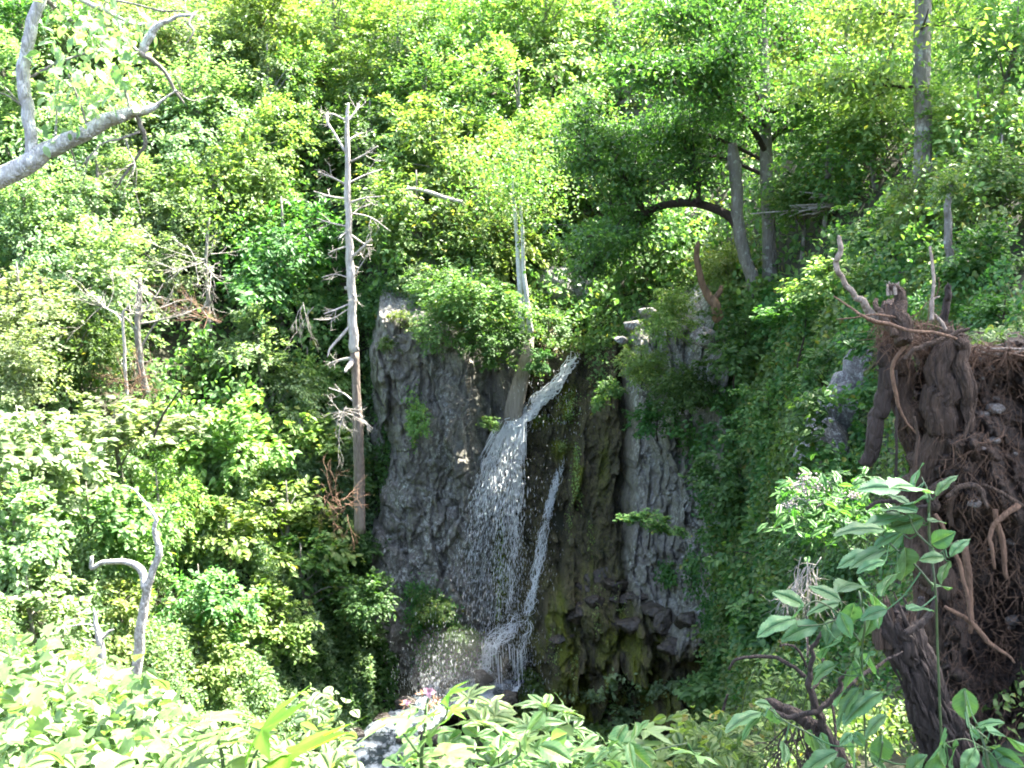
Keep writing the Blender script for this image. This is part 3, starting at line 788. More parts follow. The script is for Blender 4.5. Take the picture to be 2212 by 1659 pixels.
# ------------------------------------------------------------------ crowns shared between trees
def make_crown(name, ratio, cover, seed, squash=.9, clumps=46, mid=False, top=0.0):
    r = np.random.default_rng(seed)
    n = int(cover * math.pi / (.20 * ratio * ratio))
    # clump centres in an uneven ball
    nl_ = 13 if clumps > 30 else 8                       # boughs: the clumps hang in uneven lobes
    lob = rnd_dirs(nl_, r) * (.35 + .45 * r.random(nl_))[:, None]; lob[:, 2] = np.abs(lob[:, 2]) * 1.5 - .55
    lr = .22 + .26 * r.random(nl_); w0 = lr ** 2; li = r.choice(nl_, clumps * 2, p=w0 / w0.sum())
    C_ = (lob[li] + rnd_dirs(clumps * 2, r) * (r.random(clumps * 2) ** .4 * lr[li])[:, None] * np.array([1.05, 1.05, .95])) * np.array([1, 1, squash * 1.05])
    if top: C_[:, :2] *= (1 - top * sstep(-.3, 1, C_[:, 2]))[:, None]
    # sprays: flat leafy twigs reaching outward from the clump centres
    k = 3; O = np.repeat(C_, k, 0) + r.normal(size=(len(C_) * k, 3)) * .07; m = len(O)
    D = O * np.array([1, 1, .55]) + rnd_dirs(m, r) * .42 + np.array([0, 0, .10]); D /= np.linalg.norm(D, axis=1)[:, None]
    Ls = (.16 + .30 * r.random(m) ** 1.6) * (1.15 if clumps < 30 else 1)
    S = np.cross(D, np.array([0, 0, 1.0]) + .35 * rnd_dirs(m, r)); S /= np.linalg.norm(S, axis=1)[:, None]; U_ = np.cross(S, D)
    wgt = Ls * (.35 + r.random(m)); idx = r.choice(m, n, p=wgt / wgt.sum())
    t_ = r.random(n) ** .85; sg = np.where(r.random(n) < .5, -1, 1.0); wd_ = (.05 + .35 * ratio) * (1.1 - .7 * t_) * r.random(n) ** .7
    pos = O[idx] + D[idx] * (Ls[idx] * t_)[:, None] + S[idx] * (sg * wd_)[:, None] + U_[idx] * (r.normal(size=n) * .35 * ratio)[:, None]
    pos[:, 2] -= .30 * Ls[idx] * t_ ** 2 + .25 * wd_
    ax = D[idx] * .7 + S[idx] * sg[:, None] * .8 + rnd_dirs(n, r) * .45 + np.array([0, 0, -.25])
    nm = np.array([0, 0, 1.0]) + rnd_dirs(n, r) * .6 + O[idx] * .35
    b = MB(); leaves(b, MID if mid else FAR, pos, ax, nm, ratio * (.7 + .6 * r.random(n)))
    me = {}
    return b, C_
CROWNS = {}
def crown_mesh(kind, matname):
    key = (kind, matname)
    if key not in CROWNS:
        mb, C_ = CR[kind]
        me = mb.mesh('crown_leaves', L[matname], False)
        CROWNS[key] = me
    return CROWNS[key]
CR = {}
for q in range(4): CR['fine%d' % q] = make_crown('', .058, 2.3, 100 + q, clumps=80 + 10 * q, squash=.8 + .1 * q)
for q in range(4): CR['med%d' % q] = make_crown('', .078, 2.5, 200 + q, clumps=60 + 8 * q, squash=.75 + .1 * q)
CR['spire'] = make_crown('', .075, 2.4, 260, clumps=40, squash=1.3, top=.65)
for q in range(3): CR['coarse%d' % q] = make_crown('', .125, 2.2, 300 + q, clumps=26, squash=.8, mid=True)
for q in range(2): CR['huge%d' % q] = make_crown('', .20, 2.0, 400 + q, clumps=16, squash=.75, mid=True)

def dirn(a, b_):
    d = np.asarray(b_) - np.asarray(a); return d / (np.linalg.norm(d) + 1e-9)

def tree(label, u, v, Y, rpx, kind, leaf, bark='grey', name='tree', cat='tree', group=None, trunk=.045, sx=1.0, sz=1.0, lean=0.0, rot=None, nl=14, base=None):
    """a leafy tree or shrub: trunk rooted in the ground under the crown, limbs out to the leaf clumps"""
    on_face = 790 < u < 1540 and 590 < v < 1480
    if not on_face:
        Y = hit(u, v + rpx * (1.0 if name == 'tree' else .55), 4.0 if name == 'tree' else 3.2) - .5 * rpx * Y / FPX
    c = P(u, v, Y); R = rpx * Y / FPX
    bx = c[0] + lean; by = c[1] + .2 * R
    g = min(gh(bx, by) - .25, c[2] - .5 * R)
    if on_face:
        vb = v + .9 * rpx; Yf_ = face(float(np.clip(u, 780, 1580)), min(vb, 1480)) + .15
        q_ = P(u, vb, max(Yf_, Y)); bx, by, g = q_
    t = thing(name, label, cat, (bx, by, g), group)
    rot = rng.random() * 6.28 if rot is None else rot
    cr = bpy.data.objects.new('crown', crown_mesh(kind, leaf)); COL.objects.link(cr)
    cr.parent = t
    cl = c - np.array([bx, by, g])
    cr.location = Vector(cl); cr.rotation_euler = (0, 0, rot); cr.scale = (R * sx, R * sx, R * sz)
    C_ = CR[kind][1]
    mb = MB(); H = cl[2]
    r0 = max(.02, trunk * R * 1.1)
    tip = cl + np.array([0, 0, R * sz * .55])
    st = np.array([[0, 0, 0], [cl[0] * .25 + .08 * R * rng.normal(), cl[1] * .3 + .05 * R * rng.normal(), H * .4], cl * np.array([.8, .8, .85]), tip])
    sp, sr = smooth_path(st, [r0 * 1.25, r0, r0 * .8, r0 * .2], 4)
    tube(mb, sp, sr, 7, .12, True, int(u))
    ca, sa = math.cos(rot), math.sin(rot)
    for q in range(min(nl, len(C_))):
        k = C_[q]; w_ = np.array([ca * k[0] - sa * k[1], sa * k[0] + ca * k[1], k[2]]) * R * np.array([sx, sx, sz]) + cl
        z0 = np.clip(w_[2] - .45 * R * rng.random() - .2 * R, .25 * H, tip[2])
        s0 = np.array([np.interp(z0, sp[:, 2], sp[:, 0]), np.interp(z0, sp[:, 2], sp[:, 1]), z0])
        md = (s0 + w_) / 2 + np.array([0, 0, .1 * R]) * rng.normal()
        rr = np.interp(z0, sp[:, 2], sr) * .5
        pp, pr_ = smooth_path([s0, md, w_], [rr, rr * .6, rr * .15], 3)
        tube(mb, pp, pr_, 5, .1, False, q)
    mb.obj('trunk', BARK[bark], t)
    return t
SH = dict(name='shrub', cat='shrub', group='shrubs on the banks and slopes')
SLOPE = 'leafy trees on the slopes'
#    label, u, v, Y, radius px, crown, leaf
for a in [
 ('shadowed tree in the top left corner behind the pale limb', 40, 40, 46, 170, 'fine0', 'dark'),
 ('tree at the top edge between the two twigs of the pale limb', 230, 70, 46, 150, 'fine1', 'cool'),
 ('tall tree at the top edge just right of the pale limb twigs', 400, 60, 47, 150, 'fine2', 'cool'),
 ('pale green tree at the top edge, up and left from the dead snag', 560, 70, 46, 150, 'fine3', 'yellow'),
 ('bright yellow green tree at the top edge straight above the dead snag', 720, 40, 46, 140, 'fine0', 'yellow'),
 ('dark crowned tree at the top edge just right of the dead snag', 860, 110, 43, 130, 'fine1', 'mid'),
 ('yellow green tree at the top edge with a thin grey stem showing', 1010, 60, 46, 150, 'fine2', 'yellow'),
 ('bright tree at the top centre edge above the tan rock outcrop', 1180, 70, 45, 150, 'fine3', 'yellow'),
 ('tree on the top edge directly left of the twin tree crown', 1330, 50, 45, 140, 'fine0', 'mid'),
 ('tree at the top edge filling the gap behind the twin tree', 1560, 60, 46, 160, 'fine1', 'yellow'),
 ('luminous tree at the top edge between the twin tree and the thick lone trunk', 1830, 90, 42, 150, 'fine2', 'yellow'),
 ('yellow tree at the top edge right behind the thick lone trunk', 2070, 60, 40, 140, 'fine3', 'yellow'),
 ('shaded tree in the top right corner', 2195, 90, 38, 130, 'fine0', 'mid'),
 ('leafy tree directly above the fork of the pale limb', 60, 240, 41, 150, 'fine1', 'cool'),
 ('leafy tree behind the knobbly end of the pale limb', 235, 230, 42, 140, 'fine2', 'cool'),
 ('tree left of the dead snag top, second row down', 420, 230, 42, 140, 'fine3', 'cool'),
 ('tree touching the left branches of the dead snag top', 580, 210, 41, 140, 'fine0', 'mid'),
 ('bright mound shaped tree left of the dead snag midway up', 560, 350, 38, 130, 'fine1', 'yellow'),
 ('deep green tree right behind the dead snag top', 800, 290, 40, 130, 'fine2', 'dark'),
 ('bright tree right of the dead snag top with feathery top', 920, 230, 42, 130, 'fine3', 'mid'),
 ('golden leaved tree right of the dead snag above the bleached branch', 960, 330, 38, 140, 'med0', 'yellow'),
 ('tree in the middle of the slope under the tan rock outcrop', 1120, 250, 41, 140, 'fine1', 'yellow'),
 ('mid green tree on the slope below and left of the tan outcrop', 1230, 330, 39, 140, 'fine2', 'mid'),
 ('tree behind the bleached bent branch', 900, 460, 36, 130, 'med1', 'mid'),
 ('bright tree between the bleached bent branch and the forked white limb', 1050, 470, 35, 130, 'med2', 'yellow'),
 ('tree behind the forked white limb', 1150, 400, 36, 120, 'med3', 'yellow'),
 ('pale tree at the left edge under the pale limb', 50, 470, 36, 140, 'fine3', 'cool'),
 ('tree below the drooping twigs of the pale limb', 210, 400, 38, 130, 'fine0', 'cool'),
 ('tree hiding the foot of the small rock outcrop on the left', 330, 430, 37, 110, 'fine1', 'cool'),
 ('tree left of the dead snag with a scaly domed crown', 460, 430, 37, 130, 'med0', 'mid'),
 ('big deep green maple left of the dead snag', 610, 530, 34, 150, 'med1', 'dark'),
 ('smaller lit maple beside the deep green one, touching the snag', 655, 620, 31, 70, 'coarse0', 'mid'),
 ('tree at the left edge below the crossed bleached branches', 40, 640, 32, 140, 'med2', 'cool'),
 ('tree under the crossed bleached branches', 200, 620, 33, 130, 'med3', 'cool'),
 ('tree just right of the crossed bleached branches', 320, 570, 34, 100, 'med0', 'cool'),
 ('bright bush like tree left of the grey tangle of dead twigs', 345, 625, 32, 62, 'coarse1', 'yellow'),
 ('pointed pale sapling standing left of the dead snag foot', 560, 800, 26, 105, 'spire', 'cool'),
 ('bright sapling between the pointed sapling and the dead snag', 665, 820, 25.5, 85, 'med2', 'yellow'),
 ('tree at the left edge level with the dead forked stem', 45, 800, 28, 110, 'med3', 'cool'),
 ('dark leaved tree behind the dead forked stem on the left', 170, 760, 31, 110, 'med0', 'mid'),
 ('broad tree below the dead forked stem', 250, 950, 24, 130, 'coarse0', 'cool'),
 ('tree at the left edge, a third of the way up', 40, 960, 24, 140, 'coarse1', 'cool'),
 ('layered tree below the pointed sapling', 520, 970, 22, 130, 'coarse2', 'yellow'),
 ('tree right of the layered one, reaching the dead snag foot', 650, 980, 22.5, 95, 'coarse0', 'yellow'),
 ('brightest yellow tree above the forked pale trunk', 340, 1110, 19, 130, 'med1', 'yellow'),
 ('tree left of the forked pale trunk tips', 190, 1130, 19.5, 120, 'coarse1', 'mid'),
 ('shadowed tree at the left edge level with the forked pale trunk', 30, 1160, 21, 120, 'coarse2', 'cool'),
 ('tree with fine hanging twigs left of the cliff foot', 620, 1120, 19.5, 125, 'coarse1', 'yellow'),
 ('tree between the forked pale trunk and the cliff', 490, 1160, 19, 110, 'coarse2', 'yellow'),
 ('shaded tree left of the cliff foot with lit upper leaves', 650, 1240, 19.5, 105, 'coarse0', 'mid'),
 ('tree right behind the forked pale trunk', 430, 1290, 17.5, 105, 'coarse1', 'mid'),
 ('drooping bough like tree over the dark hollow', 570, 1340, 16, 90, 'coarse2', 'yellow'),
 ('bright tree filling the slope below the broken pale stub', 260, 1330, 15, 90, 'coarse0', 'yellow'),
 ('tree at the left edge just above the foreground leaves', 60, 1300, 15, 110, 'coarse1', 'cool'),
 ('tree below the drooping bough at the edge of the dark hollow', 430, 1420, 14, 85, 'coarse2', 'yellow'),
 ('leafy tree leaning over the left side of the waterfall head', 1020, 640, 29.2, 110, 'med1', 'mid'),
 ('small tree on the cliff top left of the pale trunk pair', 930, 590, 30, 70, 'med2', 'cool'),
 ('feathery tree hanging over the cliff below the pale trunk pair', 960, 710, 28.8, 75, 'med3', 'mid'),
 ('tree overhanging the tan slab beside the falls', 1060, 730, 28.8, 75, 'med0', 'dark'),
 ('bright tree on the cliff top crossing the pale trunk pair', 1010, 520, 31, 90, 'med2', 'yellow'),
 ('shady tree on the cliff top right of the pale trunk pair', 1225, 570, 31.5, 62, 'med3', 'dark'),
 ('small tree leaning over the head of the waterfall', 1185, 705, 30.2, 44, 'coarse0', 'dark'),
 ('tree left of the broken brown snag', 1390, 560, 31, 70, 'med0', 'dark'),
 ('tree behind the broken brown snag', 1440, 500, 31, 70, 'med1', 'mid'),
 ('light tree behind the twin trunks', 1580, 560, 31, 80, 'med2', 'yellow'),
 ('tree right of the twin trunks above the bleached stick pile', 1790, 330, 33, 120, 'med3', 'mid'),
 ('tree between the twin trunks and the bleached stick pile', 1740, 420, 31, 85, 'med0', 'mid'),
 ('luminous yellow tree right of the thick lone trunk', 2110, 250, 27, 120, 'med1', 'yellow'),
 ('tree left of the thick lone trunk', 1910, 230, 33, 110, 'med1', 'yellow'),
 ('tree at the right edge above the root plate', 2160, 370, 20, 130, 'med2', 'mid'),
 ('layered tree right of the lone trunk foot', 2020, 420, 20, 110, 'med2', 'yellow'),
]:
    lb, u, v, Y, rp, kd, lf = a
    k_ = 1.0 if 790 < u < 1540 and v > 590 else rng.random()
    tree(lb, u, v - 10 * k_, Y, rp * (1.02 - .1 * k_), kd, lf, 'grey', group=SLOPE, sz=.95 + .5 * k_ * (k_ < 1), sx=1.05 + .2 * rng.random())

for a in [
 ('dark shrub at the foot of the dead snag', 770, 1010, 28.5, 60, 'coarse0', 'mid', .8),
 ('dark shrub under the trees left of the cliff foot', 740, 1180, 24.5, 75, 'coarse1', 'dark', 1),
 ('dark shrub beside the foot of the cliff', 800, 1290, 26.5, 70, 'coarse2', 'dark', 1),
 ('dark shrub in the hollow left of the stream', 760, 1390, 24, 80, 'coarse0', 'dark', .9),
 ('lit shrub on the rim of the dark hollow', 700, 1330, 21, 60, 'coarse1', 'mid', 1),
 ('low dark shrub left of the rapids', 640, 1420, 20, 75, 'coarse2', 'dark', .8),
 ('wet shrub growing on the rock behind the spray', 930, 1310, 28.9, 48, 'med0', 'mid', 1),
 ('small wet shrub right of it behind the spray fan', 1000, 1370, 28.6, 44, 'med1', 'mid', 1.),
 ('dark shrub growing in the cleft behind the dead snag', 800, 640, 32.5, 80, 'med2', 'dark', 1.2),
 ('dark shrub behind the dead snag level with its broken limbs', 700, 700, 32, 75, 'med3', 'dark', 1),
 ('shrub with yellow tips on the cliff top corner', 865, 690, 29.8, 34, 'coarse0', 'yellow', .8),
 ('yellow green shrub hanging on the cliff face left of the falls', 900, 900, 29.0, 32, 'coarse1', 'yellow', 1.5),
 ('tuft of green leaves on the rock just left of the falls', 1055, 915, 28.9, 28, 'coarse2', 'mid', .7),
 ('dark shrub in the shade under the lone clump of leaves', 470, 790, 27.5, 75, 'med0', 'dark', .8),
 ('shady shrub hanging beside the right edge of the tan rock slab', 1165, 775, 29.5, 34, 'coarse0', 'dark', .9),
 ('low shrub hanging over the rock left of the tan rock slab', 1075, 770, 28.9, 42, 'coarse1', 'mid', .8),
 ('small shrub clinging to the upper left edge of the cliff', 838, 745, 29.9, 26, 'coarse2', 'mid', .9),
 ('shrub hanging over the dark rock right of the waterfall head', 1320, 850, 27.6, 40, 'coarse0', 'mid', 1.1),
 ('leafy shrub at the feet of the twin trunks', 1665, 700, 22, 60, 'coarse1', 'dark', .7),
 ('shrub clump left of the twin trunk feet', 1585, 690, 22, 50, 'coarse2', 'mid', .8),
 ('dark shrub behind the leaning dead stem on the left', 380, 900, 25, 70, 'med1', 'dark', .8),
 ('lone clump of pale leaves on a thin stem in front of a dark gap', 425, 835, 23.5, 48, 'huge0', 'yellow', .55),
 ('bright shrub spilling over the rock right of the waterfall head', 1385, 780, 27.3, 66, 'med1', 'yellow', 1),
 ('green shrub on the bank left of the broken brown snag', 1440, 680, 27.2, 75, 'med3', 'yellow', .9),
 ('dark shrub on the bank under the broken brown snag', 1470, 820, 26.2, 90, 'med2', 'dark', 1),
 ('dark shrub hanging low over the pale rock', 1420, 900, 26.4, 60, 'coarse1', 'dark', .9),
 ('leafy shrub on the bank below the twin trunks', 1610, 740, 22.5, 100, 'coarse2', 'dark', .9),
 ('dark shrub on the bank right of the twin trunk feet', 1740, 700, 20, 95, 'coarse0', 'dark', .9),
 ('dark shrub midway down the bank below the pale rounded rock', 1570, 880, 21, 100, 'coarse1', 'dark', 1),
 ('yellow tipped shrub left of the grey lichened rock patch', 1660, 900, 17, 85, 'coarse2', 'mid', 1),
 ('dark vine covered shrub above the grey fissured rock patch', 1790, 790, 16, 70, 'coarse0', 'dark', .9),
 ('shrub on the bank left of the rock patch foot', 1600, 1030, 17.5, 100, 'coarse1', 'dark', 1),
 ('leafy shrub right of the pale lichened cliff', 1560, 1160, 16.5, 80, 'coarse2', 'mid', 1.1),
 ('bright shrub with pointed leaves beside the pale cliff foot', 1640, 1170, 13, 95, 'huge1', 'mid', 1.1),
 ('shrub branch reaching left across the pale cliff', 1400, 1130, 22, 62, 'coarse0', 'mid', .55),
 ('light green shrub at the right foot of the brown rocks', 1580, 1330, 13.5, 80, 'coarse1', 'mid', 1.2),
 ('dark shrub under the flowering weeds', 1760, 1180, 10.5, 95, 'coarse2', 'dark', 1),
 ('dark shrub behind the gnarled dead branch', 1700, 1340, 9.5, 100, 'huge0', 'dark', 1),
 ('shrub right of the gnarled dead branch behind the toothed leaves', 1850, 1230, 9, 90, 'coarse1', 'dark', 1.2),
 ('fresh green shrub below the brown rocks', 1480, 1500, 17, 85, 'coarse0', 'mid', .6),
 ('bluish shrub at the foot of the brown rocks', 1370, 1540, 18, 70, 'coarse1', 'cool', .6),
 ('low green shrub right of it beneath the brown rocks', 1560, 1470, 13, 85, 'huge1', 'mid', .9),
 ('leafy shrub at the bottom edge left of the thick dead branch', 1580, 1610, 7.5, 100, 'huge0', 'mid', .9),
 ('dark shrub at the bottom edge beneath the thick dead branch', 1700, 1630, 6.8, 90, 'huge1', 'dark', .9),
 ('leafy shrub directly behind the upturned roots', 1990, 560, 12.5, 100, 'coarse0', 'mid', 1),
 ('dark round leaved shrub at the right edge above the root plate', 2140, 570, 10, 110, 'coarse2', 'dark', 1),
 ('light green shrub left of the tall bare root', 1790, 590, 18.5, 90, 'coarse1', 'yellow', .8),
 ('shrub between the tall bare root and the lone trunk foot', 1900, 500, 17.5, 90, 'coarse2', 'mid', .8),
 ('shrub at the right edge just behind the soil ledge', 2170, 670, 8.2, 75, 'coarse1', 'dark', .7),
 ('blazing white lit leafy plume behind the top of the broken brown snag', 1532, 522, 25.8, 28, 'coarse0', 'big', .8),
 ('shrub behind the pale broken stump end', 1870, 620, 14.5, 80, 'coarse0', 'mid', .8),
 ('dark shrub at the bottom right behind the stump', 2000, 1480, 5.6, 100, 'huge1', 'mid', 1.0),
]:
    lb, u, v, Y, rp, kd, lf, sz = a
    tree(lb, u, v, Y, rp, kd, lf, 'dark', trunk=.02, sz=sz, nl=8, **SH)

# ------------------------------------------------------------------ undergrowth over the slopes (uncountable)
def undergrowth(name, label, u0, u1, r0, r1, n, leaf, seed, size=(.09, .17), h=1.0, kind=None, pushY=0):
    r = np.random.default_rng(seed)
    M_ = n * 3
    uu_ = r.uniform(u0, u1, M_); s = r.uniform(r0, r1, M_)
    pr_ = prof(uu_)
    y = np.empty(M_); z = np.empty(M_)
    lo = np.clip(np.floor(s).astype(int), 0, 9); f = s - lo; ar = np.arange(M_)
    y = pr_[ar, lo, 0] * (1 - f) + pr_[ar, lo + 1, 0] * f; z = pr_[ar, lo, 1] * (1 - f) + pr_[ar, lo + 1, 1] * f
    dens = np.hypot(pr_[ar, lo + 1, 0] - pr_[ar, lo, 0], pr_[ar, lo + 1, 1] - pr_[ar, lo, 1]) * y
    lump = fbm(y * A2(uu_) * .8, y * .8, z * .8, seed, 3)
    keep = r.random(M_) < dens / np.percentile(dens, 95) * sstep(-.5, .15, lump + .2 * r.normal(size=M_))
    uu_, y, z, lump = uu_[keep][:n], y[keep][:n], z[keep][:n], lump[keep][:n]
    m = len(y); hh = h * np.clip(.5 + lump * 1.4, .05, 1.5) * r.random(m) ** .6
    x = y * A2(uu_)
    pos = np.c_[x, y - hh * .45 - pushY, z + hh * .85 + .05]
    ax = rnd_dirs(m, r) + np.array([0, -.5, -.3]); nm = rnd_dirs(m, r) * .8 + np.array([0, -.3, 1])
    b = MB(); leaves(b, FAR if size[1] < .2 else MID, pos, ax, nm, r.uniform(size[0], size[1], m) * np.clip(y / 28, .22, 1.1))
    return tag(b.obj(name, L[leaf], smooth=False), label, 'undergrowth', kind='stuff')
undergrowth('undergrowth', 'green undergrowth covering the far hillside', -250, 2500, 6, 9, 170000, 'mid', 1, (.11, .22), 2.3)
undergrowth('undergrowth', 'pale undergrowth on the left slope of the ravine', -250, 800, 3.6, 6.2, 110000, 'cool', 2, (.09, .17), 1.6)
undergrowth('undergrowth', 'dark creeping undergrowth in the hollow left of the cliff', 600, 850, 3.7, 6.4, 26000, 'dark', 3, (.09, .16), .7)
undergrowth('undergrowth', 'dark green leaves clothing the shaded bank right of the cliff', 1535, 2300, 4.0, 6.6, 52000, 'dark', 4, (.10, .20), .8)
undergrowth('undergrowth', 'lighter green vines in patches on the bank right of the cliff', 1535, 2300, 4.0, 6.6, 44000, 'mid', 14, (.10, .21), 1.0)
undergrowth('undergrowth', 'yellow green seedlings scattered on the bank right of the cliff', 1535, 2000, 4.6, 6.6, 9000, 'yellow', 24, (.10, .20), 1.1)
undergrowth('undergrowth', 'leafy undergrowth on the near bank below the brown rocks', 1120, 2300, 2.2, 4.9, 60000, 'mid', 5, (.12, .22), .6)
undergrowth('undergrowth', 'undergrowth on the bank far to the right behind the root plate', 2250, 4100, 1.4, 9, 60000, 'mid', 34, (.12, .26), .7)
undergrowth('undergrowth', 'low plants along the cliff top edge', 850, 1560, 6.0, 7.1, 22000, 'mid', 6, (.08, .15), .7, pushY=.7)

# creepers and ferns rooted on the cliff face
def tuft(label, spots, leaf, size, name='fern', cat='fern', droop=.5, seed=0, nper=70):
    r = np.random.default_rng(seed + 40)
    c0 = None
    b = MB()
    for (u, v, ru, rv) in spots:
        for q in range(nper):
            uu_, vv = u + ru * r.normal() * .5, v + rv * r.normal() * .5
            Y = face(float(np.clip(uu_, 780, 1580)), vv) - .02 - .22 * r.random()
            p = P(uu_, vv, Y)
            if c0 is None: c0 = p
            leaves(b, FAR, p, r.normal(size=3) * .7 + np.array([0, -.6, -droop]), r.normal(size=3) * .5 + np.array([0, -.7, .8]), size * (.6 + .8 * r.random()))
    return tag(b.obj(name, L[leaf], smooth=False, origin=c0), label, cat, kind='stuff')
tuft('hanging yellow green moss strands on the rock left of the second fall', [(1246, 985, 10, 30), (1243, 1030, 9, 40), (1250, 1065, 8, 30)], 'yellow', .07, 'moss', 'moss', 1.2, 1)
tuft('moss cushion on the dark rock right of the main fall', [(1228, 862, 26, 22), (1232, 895, 18, 22)], 'yellow', .05, 'moss', 'moss', 0, 2, 160)
tuft('moss patch on the rock top where the fall leaps out', [(1168, 905, 24, 8)], 'yellow', .05, 'moss', 'moss', 0, 3, 120)
tuft('moss strands just above the second fall', [(1212, 962, 12, 16)], 'yellow', .06, 'moss', 'moss', 1, 4, 90)
tuft('long green weed strands between the two thin falls', [(1085, 1150, 7, 50), (1080, 1230, 8, 60), (1078, 1300, 6, 40)], 'yellow', .07, 'moss', 'moss', 1.5, 5, 70)
tuft('moss streaks down the brown rocks at the lower right', [(1290, 1330, 12, 60), (1195, 1400, 16, 60), (1240, 1440, 12, 40), (1340, 1300, 20, 40), (1275, 1160, 10, 50), (1230, 1120, 8, 40)], 'yellow', .06, 'moss', 'moss', 1.5, 6, 60)
tuft('wet ferns on the rock behind the left part of the spray', [(900, 1280, 34, 30), (900, 1340, 26, 40), (960, 1330, 40, 50), (1010, 1400, 40, 36), (940, 1400, 40, 30), (960, 1440, 60, 26)], 'mid', .11, 'fern', 'fern', .5, 7, 330)
tuft('yellow green creeper hanging on the cliff left of the dead twiggy bush', [(890, 860, 18, 30), (905, 900, 16, 30), (893, 940, 10, 30)], 'yellow', .09, 'creeper', 'creeper', .8, 8, 110)
tuft('sprigs of leaves at the foot of the lower right rocks', [(1330, 1470, 20, 20), (1290, 1500, 60, 16), (1400, 1490, 60, 14), (1470, 1480, 50, 14)], 'cool', .12, 'fern', 'fern', .2, 9, 200)
tuft('leafy creeper trailing over the right pale rock', [(1500, 960, 30, 50), (1520, 1060, 24, 60), (1500, 1230, 26, 60), (1530, 1340, 20, 60), (1545, 1430, 20, 50), (1440, 1240, 20, 26)], 'dark', .12, 'creeper', 'creeper', .6, 10, 260)
tuft('small leaves along the lip above the falls', [(1200, 740, 40, 24), (1150, 790, 30, 30), (1290, 770, 30, 40), (1300, 830, 26, 26), (1120, 720, 40, 20)], 'mid', .10, 'creeper', 'creeper', .4, 11, 150)

# ------------------------------------------------------------------ standing dead wood and named trunks
def px(pts, Y):
    """(u, v, radius px[, depth]) -> world points and radii"""
    W, R = [], []
    for q in pts:
        y = q[3] if len(q) > 3 else Y
        W.append(P(q[0], q[1], y)); R.append(q[2] * y / FPX)
    return np.array(W), np.array(R)

def limbpx(mb, pts, Y, n=8, rough=.12, wob=.15, seed=0, k=5):
    W, R = px(pts, Y); limb(mb, W, R, n, rough, k, wob, seed)

def twigs(mb, p, d, L_, r0, depth, r, spread=.7, droop=0.0, n=3):
    """branching bare twigs"""
    pts = [np.array(p)]; dd = np.array(d, float); dd /= np.linalg.norm(dd)
    for q in range(4):
        dd = dd + r.normal(size=3) * .16 + np.array([0, 0, -droop]); dd /= np.linalg.norm(dd)
        pts.append(pts[-1] + dd * L_ / 4)
    pts = np.array(pts)
    tube(mb, pts, np.linspace(r0, r0 * .35, 5), 5 if r0 > .01 else 4, .1, False)
    if depth > 0:
        for q in range(n):
            t = .3 + .65 * r.random(); i = min(3, int(t * 4))
            d2 = dd + r.normal(size=3) * spread
            twigs(mb, pts[i] + (pts[i + 1] - pts[i]) * (t * 4 - i), d2, L_ * (.4 + .3 * r.random()), r0 * .55, depth - 1, r, spread, droop, n)

# tall dead snag, left of the cliff
YS = 27.5
W, R = px([(752, 222, 2.5), (750, 262, 4.5), (749, 330, 5.8), (751, 420, 6.6), (754, 520, 7.6), (757, 600, 8.6), (762, 690, 9.6), (766, 760, 10), (770, 850, 10.5), (773, 950, 11), (776, 1060, 11.5), (778, 1150, 14)], YS)
b0 = W[-1]; t = thing('dead_tree', 'tall bleached dead snag with short broken branches left of the cliff', 'dead tree', b0, 'dead trees standing on the slopes')
up = MB(); sp, sr = smooth_path(W[:8] - b0, R[:8], 6); sp[1:-1, 0] += .03 * noise(np.arange(len(sp) - 2) * .5, 1.1); tube(up, sp, sr, 14, .28, True, 3)
up.obj('trunk', BARK['dead'], t)
lo_ = MB(); sp, sr = smooth_path(W[7:] - b0, R[7:], 6); tube(lo_, sp, sr * .995, 14, .25, True, 8); o = lo_.obj('trunk', BARK['snaglow'], t); o['label'] = 'brown lower trunk where the bark has peeled'
